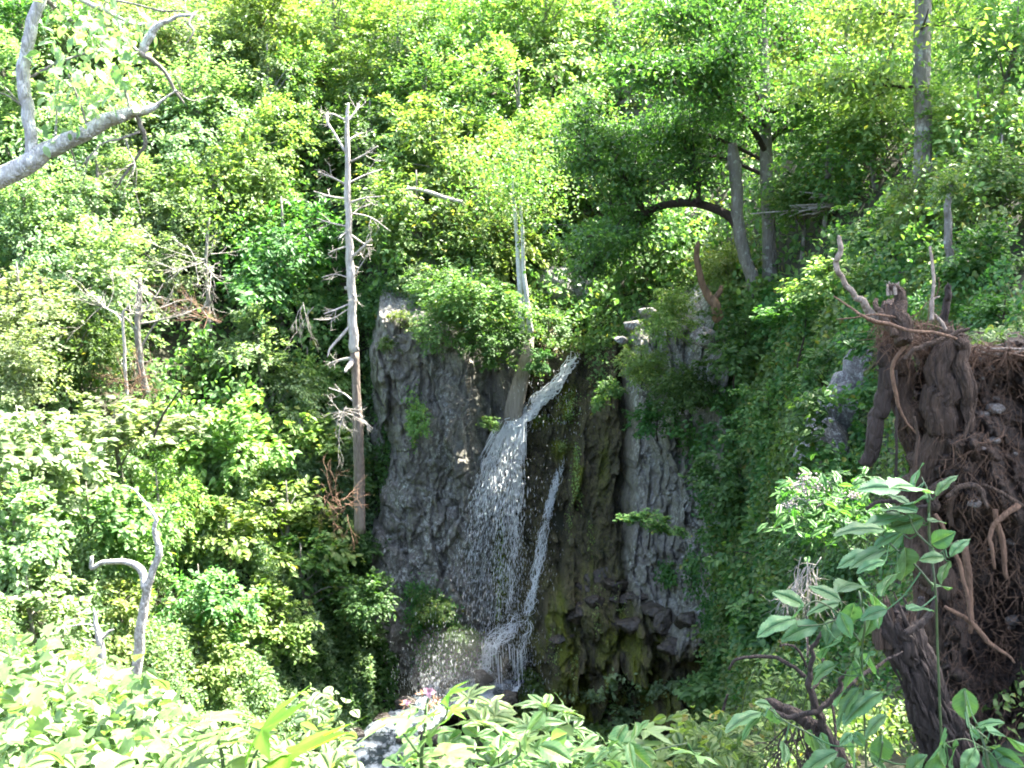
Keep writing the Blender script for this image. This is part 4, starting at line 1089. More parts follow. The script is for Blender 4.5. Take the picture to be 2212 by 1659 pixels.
for q, pts in enumerate([
    [(748, 330, 4), (722, 290, 3), (704, 262, 3.5), (700, 244, 2)], [(750, 262, 3), (722, 248, 2), (704, 252, 1.3)], [(752, 262, 3), (768, 236, 2.6), (772, 222, 1.5)],
    [(756, 350, 3), (790, 335, 2.3), (820, 318, 1.5)], [(755, 395, 2.6), (790, 376, 2), (822, 364, 1)], [(750, 400, 3), (720, 384, 2.4), (692, 372, 1.6)],
    [(752, 430, 2.8), (712, 424, 2), (672, 412, 1.2)], [(756, 438, 3), (790, 428, 2), (836, 424, 1)], [(757, 460, 2), (800, 470, 1.6), (840, 500, 1)],
    [(752, 490, 2.5), (718, 482, 2), (690, 472, 1)], [(758, 508, 3), (786, 528, 2.4), (800, 530, 1.2)], [(760, 555, 4), (786, 534, 3.2), (806, 516, 1.2)],
    [(750, 532, 2.6), (724, 540, 2), (704, 548, 1.3)], [(752, 600, 2), (726, 592, 1.5), (700, 598, 1)], [(762, 575, 3), (772, 580, 1.4)],
    [(758, 655, 2.6), (728, 668, 2.4), (704, 676, 1.2)], [(756, 665, 2), (714, 690, 1.8), (672, 692, 1)], [(760, 700, 5), (738, 726, 4.5), (716, 752, 3.4), (712, 768, 1.6)],
    [(762, 774, 5), (732, 780, 3.4), (704, 790, 1.8)], [(764, 772, 7), (756, 788, 8), (750, 800, 3)], [(748, 622, 5), (742, 626, 3)], [(762, 634, 3), (774, 640, 1.4)],
    [(766, 870, 2.5), (740, 852, 2), (706, 842, 1.2)], [(768, 880, 2), (788, 905, 1.6), (806, 925, .9)], [(750, 305, 2.4), (766, 292, 2), (778, 284, 1.2)],
    [(762, 600, 2), (790, 560, 1.2), (800, 548, .8)], [(754, 470, 2), (772, 452, 1.6), (796, 440, .8)], [(750, 500, 2.6), (736, 515, 1.4)]]):
    mb = MB(); W2, R2 = px(pts, YS); W2[:, 1] += np.linspace(0, (-1) ** q * .35, len(W2)); limb(mb, W2 - b0, R2 * .85, 6, .15, 5, .2, q)
    r_ = np.random.default_rng(q)
    if q not in (17, 19, 20):
        m2 = MB()
        for _ in range(3): twigs(m2, W2[-2] - b0, dirn(W2[-2], W2[-1]) + r_.normal(size=3) * .5, .35, .009, 1, r_, .6)
        m2.obj('twigs', BARK['dead'], mb.obj('branch', BARK['dead'], t))
    else: mb.obj('branch', BARK['dead'], t)

def deadthing(label, cat, paths, Y, bark='dead', name='dead_branch', tw=0, twl=.6, seed=0, rough=.15, group=None, sides=7):
    """a dead stem: first path is the main stem, the others are its branches (children)"""
    W, R = px(paths[0], Y); R = R * .84; rough = rough * 1.5; b0 = W[0]; r = np.random.default_rng(seed + 77)
    t = thing(name, label, cat, b0, group or ('dead trees standing on the slopes' if name == 'dead_tree' else None))
    mb = MB(); limb(mb, W - b0, R, sides + 3, rough, 6, .25, seed); 
    for _ in range(tw):
        k = r.integers(1, len(W)); twigs(mb, W[k] - b0, dirn(W[k - 1], W[k]) + r.normal(size=3) * .8, twl * (.5 + r.random()), R.min() * .7, 2, r, .7)
    mb.obj('trunk' if 'tree' in name or 'stump' in name else 'stem', BARK[bark], t)
    for q, pth in enumerate(paths[1:]):
        mb = MB(); W2, R2 = px(pth, Y); W2[1:, 1] += (r.random() - .5) * .5 * Y / 30; limb(mb, W2 - b0, R2, sides, rough, 5, .25, seed + q)
        bo = mb.obj('branch', BARK[bark], t); mb = MB()
        for _ in range(tw): twigs(mb, W2[-1] - b0, dirn(W2[-2], W2[-1]) + r.normal(size=3) * .7, twl * (.4 + r.random()), max(R2[-1] * .7, .005), 1, r, .7)
        if tw: mb.obj('twigs', BARK[bark], bo)
    return t
deadthing('pair of crossed bleached dead branches on the left slope', 'dead tree', [[(302, 660, 5), (298, 620, 5), (282, 585, 4), (262, 545, 3.5), (240, 500, 3), (212, 455, 2), (188, 425, 1)], [(290, 605, 4), (258, 580, 3), (220, 560, 2.5), (184, 520, 2), (156, 470, 1)], [(262, 615, 3), (222, 600, 2.5), (190, 575, 1.5), (184, 520, 1)]], 32, name='dead_tree', tw=3)
deadthing('thin brown dead stem left of the crossed bleached branches', 'dead tree', [[(184, 620, 2.6), (180, 570, 2.6), (172, 520, 2.4), (158, 480, 1.6)]], 31.5, 'grey', 'dead_tree', tw=2)
deadthing('grey dead trunk with twiggy base on the left slope', 'dead tree', [[(318, 850, 10), (306, 810, 10), (300, 750, 9), (298, 700, 8), (300, 650, 8), (302, 600, 5)], [(300, 760, 3), (330, 700, 2), (345, 690, 1)], [(300, 750, 3), (285, 700, 2), (260, 680, 2), (222, 662, 1.3)]], 27.5, 'grey', 'dead_tree', tw=5, twl=1.0)
deadthing('thin dead stem just left of the twiggy grey trunk', 'dead tree', [[(276, 860, 4), (270, 800, 4.5), (268, 740, 4), (266, 680, 4), (280, 660, 2)], [(268, 700, 2.5), (245, 680, 2), (225, 668, 1.2)]], 27, 'dead', 'dead_tree', tw=5, twl=.9)
deadthing('slim dead trunk at the left edge', 'dead tree', [[(30, 800, 5), (22, 750, 5), (18, 680, 4.5), (8, 600, 4)]], 28, 'grey', 'dead_tree', tw=3)
deadthing('thin dark dead stem near the left edge', 'dead tree', [[(105, 830, 3.5), (104, 760, 3.5), (100, 690, 3), (88, 600, 3)]], 28, 'dark', 'dead_tree', tw=2)
deadthing('forked bleached trunk with a bare limb bending left', 'dead tree', [[(285, 1680, 17), (292, 1500, 16), (300, 1385, 14), (312, 1320, 12), (318, 1270, 11), (330, 1230, 10), (342, 1195, 10), (336, 1150, 7), (332, 1110, 5), (300, 1070, 3), (276, 1050, 1.5)], [(316, 1275, 10), (300, 1235, 9), (270, 1218, 7), (220, 1218, 6), (196, 1232, 5), (194, 1205, 3.5)]], 14.5, 'limb', 'dead_tree', rough=.2)
deadthing('broken pale stub with one thin arm in front of the slope', 'dead tree', [[(225, 1640, 11), (222, 1500, 10), (216, 1390, 10), (208, 1350, 7), (202, 1315, 2)], [(210, 1355, 2.6), (180, 1352, 2), (135, 1360, 1.3)], [(220, 1380, 4), (234, 1366, 3), (245, 1360, 1)]], 12.5, 'limb', 'dead_tree', rough=.22)
deadthing('leaning dead stem in the dark gap left of the layered tree', 'dead branch', [[(332, 945, 3), (350, 900, 3), (376, 860, 2.5), (390, 840, 1)]], 24, 'dark', tw=2)
deadthing('bleached bent branch sticking out above the cliff', 'dead branch', [[(1000, 436, 4), (970, 430, 5), (935, 418, 5), (905, 410, 5), (882, 408, 4), (875, 414, 3)], [(885, 408, 3), (880, 402, 2)]], 32)
deadthing('small forked white limb right of the bleached bent branch', 'dead branch', [[(1085, 425, 3), (1070, 405, 3.4), (1048, 396, 3.4), (1044, 380, 2), (1040, 362, 1)], [(1060, 400, 3), (1078, 385, 1.6), (1085, 380, 1)]], 33.5)
deadthing('slender forked dead twig high in the trees at top centre', 'dead branch', [[(1042, 215, 2.5), (1044, 180, 2.2), (1052, 160, 2), (1068, 130, 1)], [(1044, 180, 2), (1035, 150, 1.5), (1010, 135, 1.2), (975, 108, .8)], [(1050, 160, 1.5), (1080, 145, .9)]], 37)
for q, (u0, v0, L_, n_, lb, Y, bk, dr) in enumerate([(440, 570, 1.5, 15, 'grey tangle of dead twigs on a fallen crown on the left slope', 29.5, 'dead', -.02), (455, 690, 1.6, 11, 'reddish fan of bare twigs below the grey tangle', 28.5, 'root', .02),
        (745, 890, .7, 13, 'bleached spiky dead twigs beside the dead snag foot', 24.5, 'dead', .0), (1010, 870, 1.2, 26, 'dead twiggy bush hanging on the cliff left of the falls', 29.2, 'grey', .03),
        (735, 1090, .7, 16, 'brown dead twig ends at the right of the hanging twig tree', 18.6, 'root', .05), (1740, 1235, .45, 24, 'grey dead flower stalks in front of the shaded bank', 8.5, 'dead', .12),
        (660, 660, 1.0, 5, 'thin dead stems hanging beneath the deep green maple', 30, 'dead', .3), (280, 830, 1.0, 26, 'pinkish dead brush round the feet of the two grey stems', 26.8, 'root', -.02),
        (850, 200, .9, 14, 'small dark dead crown above the top of the snag', 40, 'dark', -.1)]):
    r_ = np.random.default_rng(500 + q); c0 = P(u0, v0, Y); mb = MB()
    for _ in range(n_):
        d = r_.normal(size=3); d[0] -= .7 if q in (0, 1, 3) else 0; d[1] *= .5
        if q == 3: d[0] = -abs(d[0]) - .2
        if q in (5, 6): d = np.array([r_.normal() * .4 - .3, -.2, -1])
        if q == 1: d = np.array([-1 + .6 * r_.normal(), .3 * r_.normal(), .5 + .5 * r_.normal()])
        twigs(mb, r_.normal(size=3) * .12 * L_, d, L_ * (.35 + .6 * r_.random()), .007 * Y / 28 + .002, 2, r_, .5, dr)
    tag(mb.obj('dead_twigs', BARK[bk], origin=None), lb, 'dead twigs').location = Vector(c0)
mb = MB(); r_ = np.random.default_rng(9); YP = hit(1800, 447, 18) - .25
for _ in range(30):
    u0, v0 = 1800 + 70 * r_.normal() * .6, 437 + 12 * r_.normal(); L_ = 30 + 50 * r_.random(); s = r_.normal() * .12
    W, R = px([(u0 - L_, v0 + L_ * (s + .08), 1.2), (u0, v0, 1.6), (u0 + L_, v0 - L_ * (s + .02), .9)], YP + r_.normal() * .2); limb(mb, W, R, 5, .1, 3, .3, _)
tag(mb.obj('stick_pile', BARK['dead']), 'flat pile of bleached fallen sticks right of the twin trunks', 'stick pile')

# broken brown snag with a lit leafy plume on top
deadthing('broken brown snag curving up beside the twin trees', 'dead tree', [[(1552, 690, 16), (1540, 655, 13), (1520, 620, 9), (1510, 570, 8), (1506, 535, 7), (1508, 522, 4)], [(1535, 655, 8), (1556, 632, 6), (1562, 618, 3)]], 25.5, 'brown', 'dead_tree', rough=.2)
# pair of pale trunks above the falls
for lb, pts, tw in (('pale straight trunk above the falls, left one of the close pair', [(1128, 720, 9), (1126, 660, 8), (1122, 600, 7), (1118, 540, 6), (1112, 460, 5), (1106, 380, 3.5)], 0), ('pale straight trunk above the falls, right one of the close pair', [(1146, 720, 9), (1142, 680, 8), (1136, 630, 7), (1130, 580, 6), (1128, 500, 5), (1124, 420, 3)], 0)):
    W, R = px(pts, 30.8); R = R * .8; b0 = W[0]; t = thing('tree', lb, 'tree', b0)
    mb = MB(); limb(mb, W - b0, R, 10, .1, 6, .1, 3); mb.obj('trunk', BARK['birch'], t)
    r_ = np.random.default_rng(len(lb)); n = 1500; cc = W[-1] - b0
    pos = cc + r_.normal(size=(n, 3)) * np.array([.8, .8, .7]); b = MB(); leaves(b, FAR, pos, rnd_dirs(n, r_), rnd_dirs(n, r_) * .7 + [0, 0, 1], r_.uniform(.09, .15, n)); b.obj('crown', L['mid'], t, False)

# ------------------------------------------------------------------ trees built limb by limb
def proj(p):
    q = np.asarray(p); f_ = q[..., 1] * CP - q[..., 2] * SP; z_ = q[..., 1] * SP + q[..., 2] * CP
    return 1106 + FPX * q[..., 0] / f_, 829.5 - FPX * z_ / f_

def limbtree(label, Y, stems, boughs, leafc, nleaf, size, bark, seed, spread=(1.0, .45), name='tree', twigL=1.5, per=7, depthj=1.6, tpl=FAR, keep=None):
    r = np.random.default_rng(seed); W, R = px(stems[0], Y); b0 = W[0]
    t = thing(name, label, 'tree', b0)
    lv = MB(); tr = MB(); tips = []
    for s in stems:
        W, R = px(s, Y); limb(tr, W - b0, R, 12, .1, 7, .1, seed)
    tr.obj('trunk', BARK[bark], t)
    for q, s in enumerate(boughs):
        W, R = px(s, Y); dy = r.normal() * depthj; W[:, 1] += np.linspace(0, dy, len(W)); W = W * 1.0
        mb = MB(); sp, sr = smooth_path(W - b0, R, 6); tube(mb, sp, sr, 8, .12, False, q)
        for k in range(per * (len(s) - 1)):
            i = int(len(sp) * (.2 + .8 * r.random())) - 1
            tg_ = dirn(sp[max(i - 2, 0)], sp[i]); d = tg_ * .7 + r.normal(size=3) * np.array([.8, .8, .35])
            Lk = twigL * (.4 + .8 * r.random()); pts = [sp[i]]; dd = d / np.linalg.norm(d)
            for _ in range(4):
                dd = dd + r.normal(size=3) * .14 + np.array([0, 0, -.05]); dd /= np.linalg.norm(dd); pts.append(pts[-1] + dd * Lk / 4)
            pts = np.array(pts)
            if keep is not None and not keep(*proj(pts[2] + b0)): continue
            tube(mb, pts, np.linspace(max(sr[i] * .35, .012), .006, 5), 4, 0, False); tips.append(pts)
        mb.obj('limb', BARK['dark' if bark == 'grey' else bark], t)
    T_ = np.array(tips); n = nleaf; a = r.integers(0, len(T_), n); f = r.random(n) ** .7 * 3.999; i = f.astype(int); ff = (f - i)[:, None]
    pos = T_[a, i] * (1 - ff) + T_[a, i + 1] * ff
    off = r.normal(size=(n, 3)) * np.array([spread[0], spread[0], spread[1]]) * .33 * (twigL / 1.5)
    pos = pos + off
    b = MB(); leaves(b, tpl, pos, rnd_dirs(n, r) + off + [0, 0, -.3], rnd_dirs(n, r) * .6 + [0, 0, 1], r.uniform(size * .7, size * 1.3, n)); b.obj('crown', L[leafc], t, False)
    return t
YT = 26.3
limbtree('leaning right hand bank tree with a long limb arching left, its top broken off', YT,
    [[(1642, 710, 18), (1638, 660, 17), (1628, 610, 16), (1612, 560, 14), (1598, 510, 14), (1592, 460, 13), (1590, 400, 13), (1586, 350, 14), (1582, 310, 9)]],
    [[(1600, 505, 12), (1580, 470, 11), (1545, 450, 10), (1500, 438, 9), (1440, 442, 9), (1395, 462, 9), (1355, 490, 7), (1310, 540, 5), (1270, 600, 3)],
     [(1395, 460, 7), (1370, 430, 7), (1350, 400, 5), (1310, 370, 4), (1240, 350, 3)], [(1510, 440, 6), (1512, 395, 5), (1500, 340, 4), (1480, 280, 3)], [(1420, 446, 4), (1380, 500, 3), (1330, 570, 2)],
     [(1350, 400, 5), (1330, 340, 4), (1290, 300, 3), (1240, 260, 2)], [(1355, 490, 4), (1300, 500, 3), (1250, 510, 2)]],
    'dark', 13000, .115, 'grey', 21, twigL=1.1, per=11, spread=(.8, .3), keep=lambda u, v: (u < 1400 or v < 400) and not (u > 1545 and v > 250))
limbtree('straight trunked tree beside the leaning one, carrying the big dark crown', YT + .4,
    [[(1664, 705, 18), (1662, 645, 17), (1662, 580, 16), (1660, 500, 14), (1655, 400, 14), (1653, 300, 13), (1650, 200, 12), (1648, 100, 10), (1646, 0, 9), (1650, -120, 6)]],
    [[(1655, 330, 7), (1600, 270, 6), (1520, 220, 5), (1430, 190, 4), (1330, 180, 3)], [(1655, 250, 6), (1720, 210, 5), (1800, 170, 4), (1880, 160, 3)], [(1650, 180, 6), (1580, 110, 5), (1490, 70, 4), (1400, 60, 3)],
     [(1650, 120, 6), (1720, 60, 5), (1790, 20, 4), (1850, -20, 3)], [(1652, 320, 6), (1690, 280, 5), (1740, 270, 3), (1790, 280, 2)], [(1655, 380, 5), (1580, 340, 4), (1500, 320, 3), (1420, 300, 2.5)],
     [(1650, 60, 6), (1590, 0, 5), (1510, -60, 4), (1440, -100, 3)], [(1650, 0, 5), (1700, -80, 4), (1760, -150, 3)], [(1652, 280, 4), (1620, 230, 4), (1560, 160, 3), (1500, 140, 2)], [(1650, 10, 5), (1640, -90, 4), (1600, -200, 3)],
     [(1655, 350, 4), (1560, 300, 4), (1470, 270, 3), (1380, 280, 2), (1290, 300, 1.5)]],
    'dark', 36000, .118, 'grey', 22, twigL=1.6, per=11, depthj=2.2, spread=(.9, .3), keep=lambda u, v: (v < 290 + 40 * math.sin(u / 60.) or (u < 1500 and v < 340)) and not (1618 < u < 1694 and v > 40))
limbtree('thick lone trunk rising out of the top edge at the right', 17.5,
    [[(1998, 560, 23, 18.5), (1995, 400, 20), (1994, 350, 19), (1994, 280, 18.5), (1992, 200, 18), (1993, 120, 18), (1994, 40, 17), (1996, -60, 16), (2000, -220, 12)]],
    [[(1990, 45, 4), (1960, 25, 3), (1935, 10, 2), (1900, -10, 1.5)], [(1985, 190, 5), (1930, 186, 4), (1860, 178, 3), (1800, 170, 2)], [(2000, -100, 6), (2080, -160, 5), (2160, -200, 3)], [(1996, -120, 6), (1900, -180, 5), (1820, -200, 3)], [(1990, 65, 3), (1960, 66, 2), (1930, 60, 1)]],
    'yellow', 5200, .11, 'grey', 23, twigL=1.1, per=6, keep=lambda u, v: abs(u - 1994) > 55)
# slim trunks half seen in the wood
for q, (u0, v0, v1, Y, rp, lb) in enumerate([(1000, 180, -30, 42, 4.5, 'slim grey trunk at the top centre right of the feathery tree'), (420, 150, -20, 43, 3.5, 'thin dark trunk near the pale limb twigs at the top'),
        (525, 330, 120, 40, 4, 'thin grey trunk left of the snag top among bright leaves'), (1030, 560, 380, 33, 6, 'straight dark trunk behind the leaning cliff top tree'), (90, 420, 200, 39, 4, 'thin trunk behind the fork of the pale limb'),
        (450, 660, 470, 32, 4.5, 'grey trunk standing in the tangle of dead twigs'), (560, 640, 560, 33, 4, 'thin stem below the deep green maple'), (250, 760, 600, 31, 3.5, 'slim grey stem between the two dead stems on the left'), (2050, 520, 400, 13, 9, 'short dark trunk showing through the leaves at the right')]):
    W, R = px([(u0 + 4, v0 + 60, rp * 1.1), (u0, v0, rp), (u0 - 4, (v0 + v1) / 2, rp * .9), (u0 + 2, v1, rp * .6)], Y); b0 = W[0]; t = thing('tree', lb, 'tree', b0)
    mb = MB(); limb(mb, W - b0, R, 8, .1, 6, .3, q); mb.obj('trunk', BARK['grey'], t)
    r_ = np.random.default_rng(900 + q); n = 500; b = MB(); leaves(b, FAR, W[-1] - b0 + r_.normal(size=(n, 3)) * .55 * min(1, Y / 34) ** 2, rnd_dirs(n, r_), rnd_dirs(n, r_) * .7 + [0, 0, 1], r_.uniform(.09, .16, n) * min(1, Y / 30)); b.obj('crown', L['mid'], t, False)

# unseen trees added outside the frame on the right to shade the near bank
for lb, c, R_ in (('unseen shade tree added on the bank to the right of the root plate', (5.9, 8.1, 7.3), 2.25), ('unseen shade tree added on the upper bank right of the lone trunk', (10.3, 20.8, 9.0), 2.8), ('unseen shade tree added right beside the camera ledge', (6.0, 4.9, 6.6), 2.2), ('unseen shade tree added on the bank between the root plate and the lone trunk', (8.3, 14.6, 7.9), 2.9)):
    g = gh(c[0] + 1.2, c[1] + .5) - .2; t = thing('tree', lb, 'tree', (c[0] + 1.2, c[1] + .5, g))
    c = (c[0], c[1], c[2] + .5); cr = bpy.data.objects.new('crown', crown_mesh('fine1', 'mid')); COL.objects.link(cr); cr.parent = t; cl = np.array(c) - np.array([c[0] + 1.2, c[1] + .5, g]); cr.location = Vector(cl); cr.scale = (R_, R_, R_ * .8)
    mb = MB(); limb(mb, np.array([[0, 0, 0], [.1, 0, cl[2] * .5], cl * [.8, .8, .9], cl + [0, 0, R_ * .5]]), [.22, .18, .12, .03], 12, .1, 6, .2, 3)
    for k_ in CR['fine1'][1][:16]: limb(mb, np.array([cl * [.6, .6, .7], cl * .9 + k_ * R_ * .4, cl + k_ * R_ * [1, 1, .8]]), [.07, .04, .01], 6, .1, 4, .1, 2)
    mb.obj('trunk', BARK['grey'], t)

# ------------------------------------------------------------------ foreground: pale limb, top left
YL = 7.0
b0 = P(-60, 415, YL); t = thing('tree', 'pale knobbly limb of a near tree reaching in from the left edge', 'tree', b0)
mb = MB(); W, R = px([(-60, 415, 22), (0, 383, 21), (60, 352, 20), (110, 318, 17), (170, 292, 15.5), (230, 262, 15), (280, 245, 12), (316, 238, 9), (345, 222, 3), (380, 195, 1.5)], YL); limb(mb, W - b0, R, 16, .2, 6, .15, 4)
for (u_, v_, r_) in ((100, 328, 9), (185, 292, 8), (262, 256, 8), (292, 240, 9), (240, 252, 6), (62, 352, 10)): blob(mb, P(u_, v_, YL - .04) - b0, np.array([1, 1, .8]) * r_ * YL / FPX * 1.3, seed=u_, amp=.25, nu=14, nv=10)
o = mb.obj('trunk', BARK['limb'], t)
r_ = np.random.default_rng(61); tips = []
for q, (pts, tw) in enumerate([([(72, 340, 13), (66, 280, 12.5), (60, 220, 13), (58, 160, 13.5), (66, 100, 13.5), (78, 50, 13), (98, 0, 12), (112, -60, 11)], 0),
    ([(296, 250, 5), (302, 275, 5), (306, 300, 4.5), (296, 322, 4), (262, 362, 3), (228, 408, 1.8)], 1), ([(302, 285, 3), (270, 300, 2.4), (235, 312, 2), (214, 340, 1.5), (196, 372, 1)], 1), ([(272, 302, 2), (290, 330, 1.6), (312, 356, 1.3), (318, 385, .9)], 1),
    ([(150, 310, 2), (148, 345, 1.6), (144, 382, .8)], 0), ([(420, 30, 3), (380, 36, 4), (345, 50, 6), (322, 70, 9), (308, 92, 9), (298, 112, 8)], 0), ([(298, 112, 6), (322, 128, 5), (345, 152, 4), (360, 185, 3.5), (376, 215, 1.8)], 0), ([(420, 30, 3), (412, 50, 2.6), (424, 72, 2.2), (412, 98, 1)], 0),
    ([(240, 0, 2.5), (300, 14, 2.2), (360, 32, 2), (420, 38, 1.5)], 0), ([(60, 170, 3), (120, 130, 3), (180, 105, 2.4), (240, 100, 1.5)], 2), ([(98, 0, 5), (130, 30, 4), (160, 55, 3), (190, 90, 1.5)], 2), ([(298, 112, 4), (270, 90, 3), (240, 78, 2), (200, 70, 1.4)], 2),
    ([(120, 315, 3), (110, 280, 3), (100, 240, 2), (84, 180, 1)], 2), ([(280, 245, 3), (270, 200, 3), (250, 165, 2), (220, 140, 1)], 2), ([(190, 285, 3), (180, 240, 2.5), (165, 200, 2), (150, 160, 1.2)], 2), ([(60, 240, 2), (30, 210, 1.6), (5, 205, 1)], 0), ([(380, 195, 1.6), (400, 212, 1.4), (412, 208, 1.2), (428, 196, 1)], 0), ([(395, 205, 1.4), (392, 180, 1), (394, 170, .8)], 0),
    ([(110, -50, 8), (160, -10, 6), (220, 20, 4), (270, 40, 3), (310, 30, 2)], 2)]):
    mb = MB(); W, R = px(pts, YL); W[:, 1] += np.linspace(0, (r_.random() - .5) * .6, len(W)); limb(mb, W - b0, R, 9, .15, 6, .3, q)
    if tw == 1:
        for _ in range(3): twigs(mb, W[-2] - b0, dirn(W[-2], W[-1]) + r_.normal(size=3) * .5, .25, .003, 1, r_, .6)
    mb.obj('limb', BARK['limb' if R.max() > .02 else 'grey'], t)
    if tw == 2: tips.append(W)
LF = T_ser(.27, 8, .008, .22, 3)
b = MB()
for W in tips:
    for k in range(46):
        i = r_.integers(0, len(W) - 1); f = r_.random(); p = W[i] * (1 - f) + W[i + 1] * f + r_.normal(size=3) * np.array([.07, .12, .06])
        ax = r_.normal(size=3) + np.array([0, -.2, -.7]); nm = r_.normal(size=3) * .6 + [0, -.1, 1]
        leaves(b, LF, p - b0, ax, nm, .05 + .05 * r_.random())
for k in range(200):
    p = P(100 + 210 * r_.random(), 235 - 200 * r_.random(), YL + .5 * r_.normal()); leaves(b, LF, p - b0, r_.normal(size=3) + [0, -.2, -.6], r_.normal(size=3) * .6 + [0, -.1, 1], .05 + .05 * r_.random())
b.obj('crown', L['cool'], t, False)

# ------------------------------------------------------------------ upturned root plate, right edge
YR = 5.6
def rp(pts, dy=0): return px(pts, YR + dy)
b0 = P(2100, 1650, YR + .3); t = thing('root_plate', 'upturned root plate of a fallen tree with dark earth, stones and tangled roots', 'root plate', b0)
# earth: an irregular wall of soil facing the camera
cs = np.concatenate([-np.linspace(1, 0, 14, endpoint=False), np.linspace(0, 1, 300) ** 1.0]); vv2 = np.linspace(716, 1760, 420)
CC, VV = np.meshgrid(cs, vv2, indexing='ij')
Lft = 1962 + 30 * fbm(VV / 80., 2.2, 0, 3, 4) + .045 * np.maximum(VV - 1100, 0)
UU = Lft + np.maximum(CC, 0) * (2760 - Lft)
xx, zz = UU / 60., VV / 60.
depth = YR + .30 - .36 * sstep(Lft - 5, Lft + 90, UU) - .40 * fbm(xx * .7, zz * .5, 0, 11, 4) + .25 * sstep(1180, 1260, VV) * np.exp(-((VV - 1300) / 90.) ** 2) * sstep(2040, 2120, UU)
w_, e_, va_, tl_ = worley(xx * 2.2 + .4 * noise(xx, zz), zz * 2.0, 77)
depth = depth - .05 * (va_ - .5) + .09 * tl_ + .10 * fbm(xx * 3.5, zz * 3.5, 0, 15, 5) - .10 * np.abs(fbm(xx * 1.6, zz * 1.1, 3, 16, 4))
depth = depth + np.maximum(-CC, 0) * (YR + 1.0 - depth)                     # the left flank runs back into the plate
lip = 748 + 26 * fbm(UU / 34., 5.5, 0, 2, 4)
depth = depth + np.clip((lip - VV) / 30., 0, 1) ** .7 * (YR + .8 - depth)         # the top runs back from the lip
zc_ = (829.5 - VV) / FPX; dy_ = CP + zc_ * SP
depth = depth + .12 * np.clip((lip - VV) / 30., 0, 1) * fbm(UU / 9., VV / 5., 0, 19, 3)
Vw = np.stack([(UU - 1106) / FPX * depth / dy_, depth, (-SP + zc_ * CP) * depth / dy_], -1)
n, m = UU.shape; i, j = np.meshgrid(np.arange(n - 1), np.arange(m - 1), indexing='ij')
f_ = np.stack([i * m + j, i * m + j + 1, (i + 1) * m + j + 1, (i + 1) * m + j], -1).reshape(-1, 4)
mb = MB(); mb.add(Vw.reshape(-1, 3) - b0, f_); mb.obj('earth', M_earth, t)
def dep(u, v):
    jy = int(np.argmin(np.abs(vv2 - v))); jx = int(np.argmin(np.abs(UU[14:, jy] - u))) + 14
    return depth[jx, jy]
r_ = np.random.default_rng(71)
def root(pts, dy=0, mt='root', rough=.22, n=9, name='root', label=None, wob=.5):
    mb = MB(); W, R = rp(pts, dy); R = R * (.78 if name == 'root' and R.max() < .035 else 1); W[:, 1] += np.linspace(0, .08 * r_.normal(), len(W)); limb(mb, W - b0, R, n, rough, 6, wob, int(pts[0][0] + pts[0][1]))
    o = mb.obj(name, BARK[mt], t)
    if label: o['label'] = label
    return o
# heavy root flares
root([(1925, 655, 20), (1932, 700, 26), (1938, 760, 24), (1948, 840, 24), (1968, 930, 26), (1992, 1020, 28), (2002, 1120, 30), (2008, 1250, 32), (2034, 1400, 34), (2064, 1620, 40)], -.02, 'rootw', .26, 44, 'root_flare')
root([(2062, 728, 24), (2052, 770, 32), (2044, 850, 40), (2030, 940, 38), (2010, 1030, 28), (2005, 1140, 26), (2012, 1240, 22)], -.18, 'rootw', .26, 44, 'root_flare')
root([(2075, 725, 16), (2080, 760, 20), (2090, 830, 18), (2096, 900, 12), (2090, 960, 8)], -.24, 'rootw', .3, 32, 'root_flare')
root([(1975, 980, 20), (1980, 1080, 30), (1990, 1180, 34), (2020, 1280, 34)], -.12, 'rootw', .28, 40, 'root_flare')
root([(2018, 1100, 10), (2030, 1060, 16), (2050, 1045, 12), (2066, 1080, 8), (2062, 1140, 5)], -.32, 'rootw', .3, 30, 'root_flare')
root([(1915, 745, 15), (1907, 800, 17), (1906, 850, 18), (1896, 900, 17), (1884, 950, 16), (1876, 1000, 15), (1874, 1004, 8)], -.1, 'dark', .2, 14, 'root', 'thick dark root hanging straight down, cut off at its end')
root([(1810, 512, 6), (1814, 535, 7.5), (1807, 560, 8.5), (1816, 595, 8), (1835, 630, 8.5), (1862, 655, 10), (1900, 690, 14), (1940, 715, 12)], -.25, 'rootl', .2, 12, 'root', 'bare root rising highest at the left')
root([(1929, 620, 8), (1931, 632, 12), (1935, 655, 15), (1937, 690, 17), (1934, 735, 18)], -.22, 'rootw', .24, 30, 'root', 'broken root stub with a pale end')
mb = MB()
def splint0(c, d, r0, n, L_):
    for _ in range(n):
        o_ = r_.normal(size=3) * r0 * .5; o_ -= d * o_.dot(d); l_ = L_ * (.3 + r_.random()); w_ = r0 * (.14 + .18 * r_.random())
        tube(mb, np.array([c + o_ - d * r0, c + o_, c + o_ + d * l_ * .6, c + o_ + d * l_ + o_ * .3]), np.array([w_, w_, w_ * .6, w_ * .1]), 6, .3, False, _)
splint0(P(1929, 622, YR - .24) - b0, np.array([-.15, 0, .98]), .032, 26, .03); o = mb.obj('broken_end', BARK['rootl'], t); o['label'] = 'pale splintered broken end'
root([(1893, 645, 5), (1890, 665, 9), (1896, 690, 12), (1910, 720, 12)], -.2, 'rootw')
root([(2010, 532, 3.5), (2012, 570, 4.5), (2008, 610, 5), (2002, 655, 5), (1998, 690, 6)], -.1, 'rootl')
root([(2052, 615, 8), (2050, 640, 10), (2046, 680, 11), (2046, 730, 13)], -.05, 'dark')
root([(2030, 640, 2), (2012, 652, 4), (2015, 680, 5), (2030, 700, 6), (2040, 730, 7)], -.15, 'rootl')
root([(2028, 600, 1.5), (2032, 625, 2), (2030, 645, 2)], -.15, 'root'); 
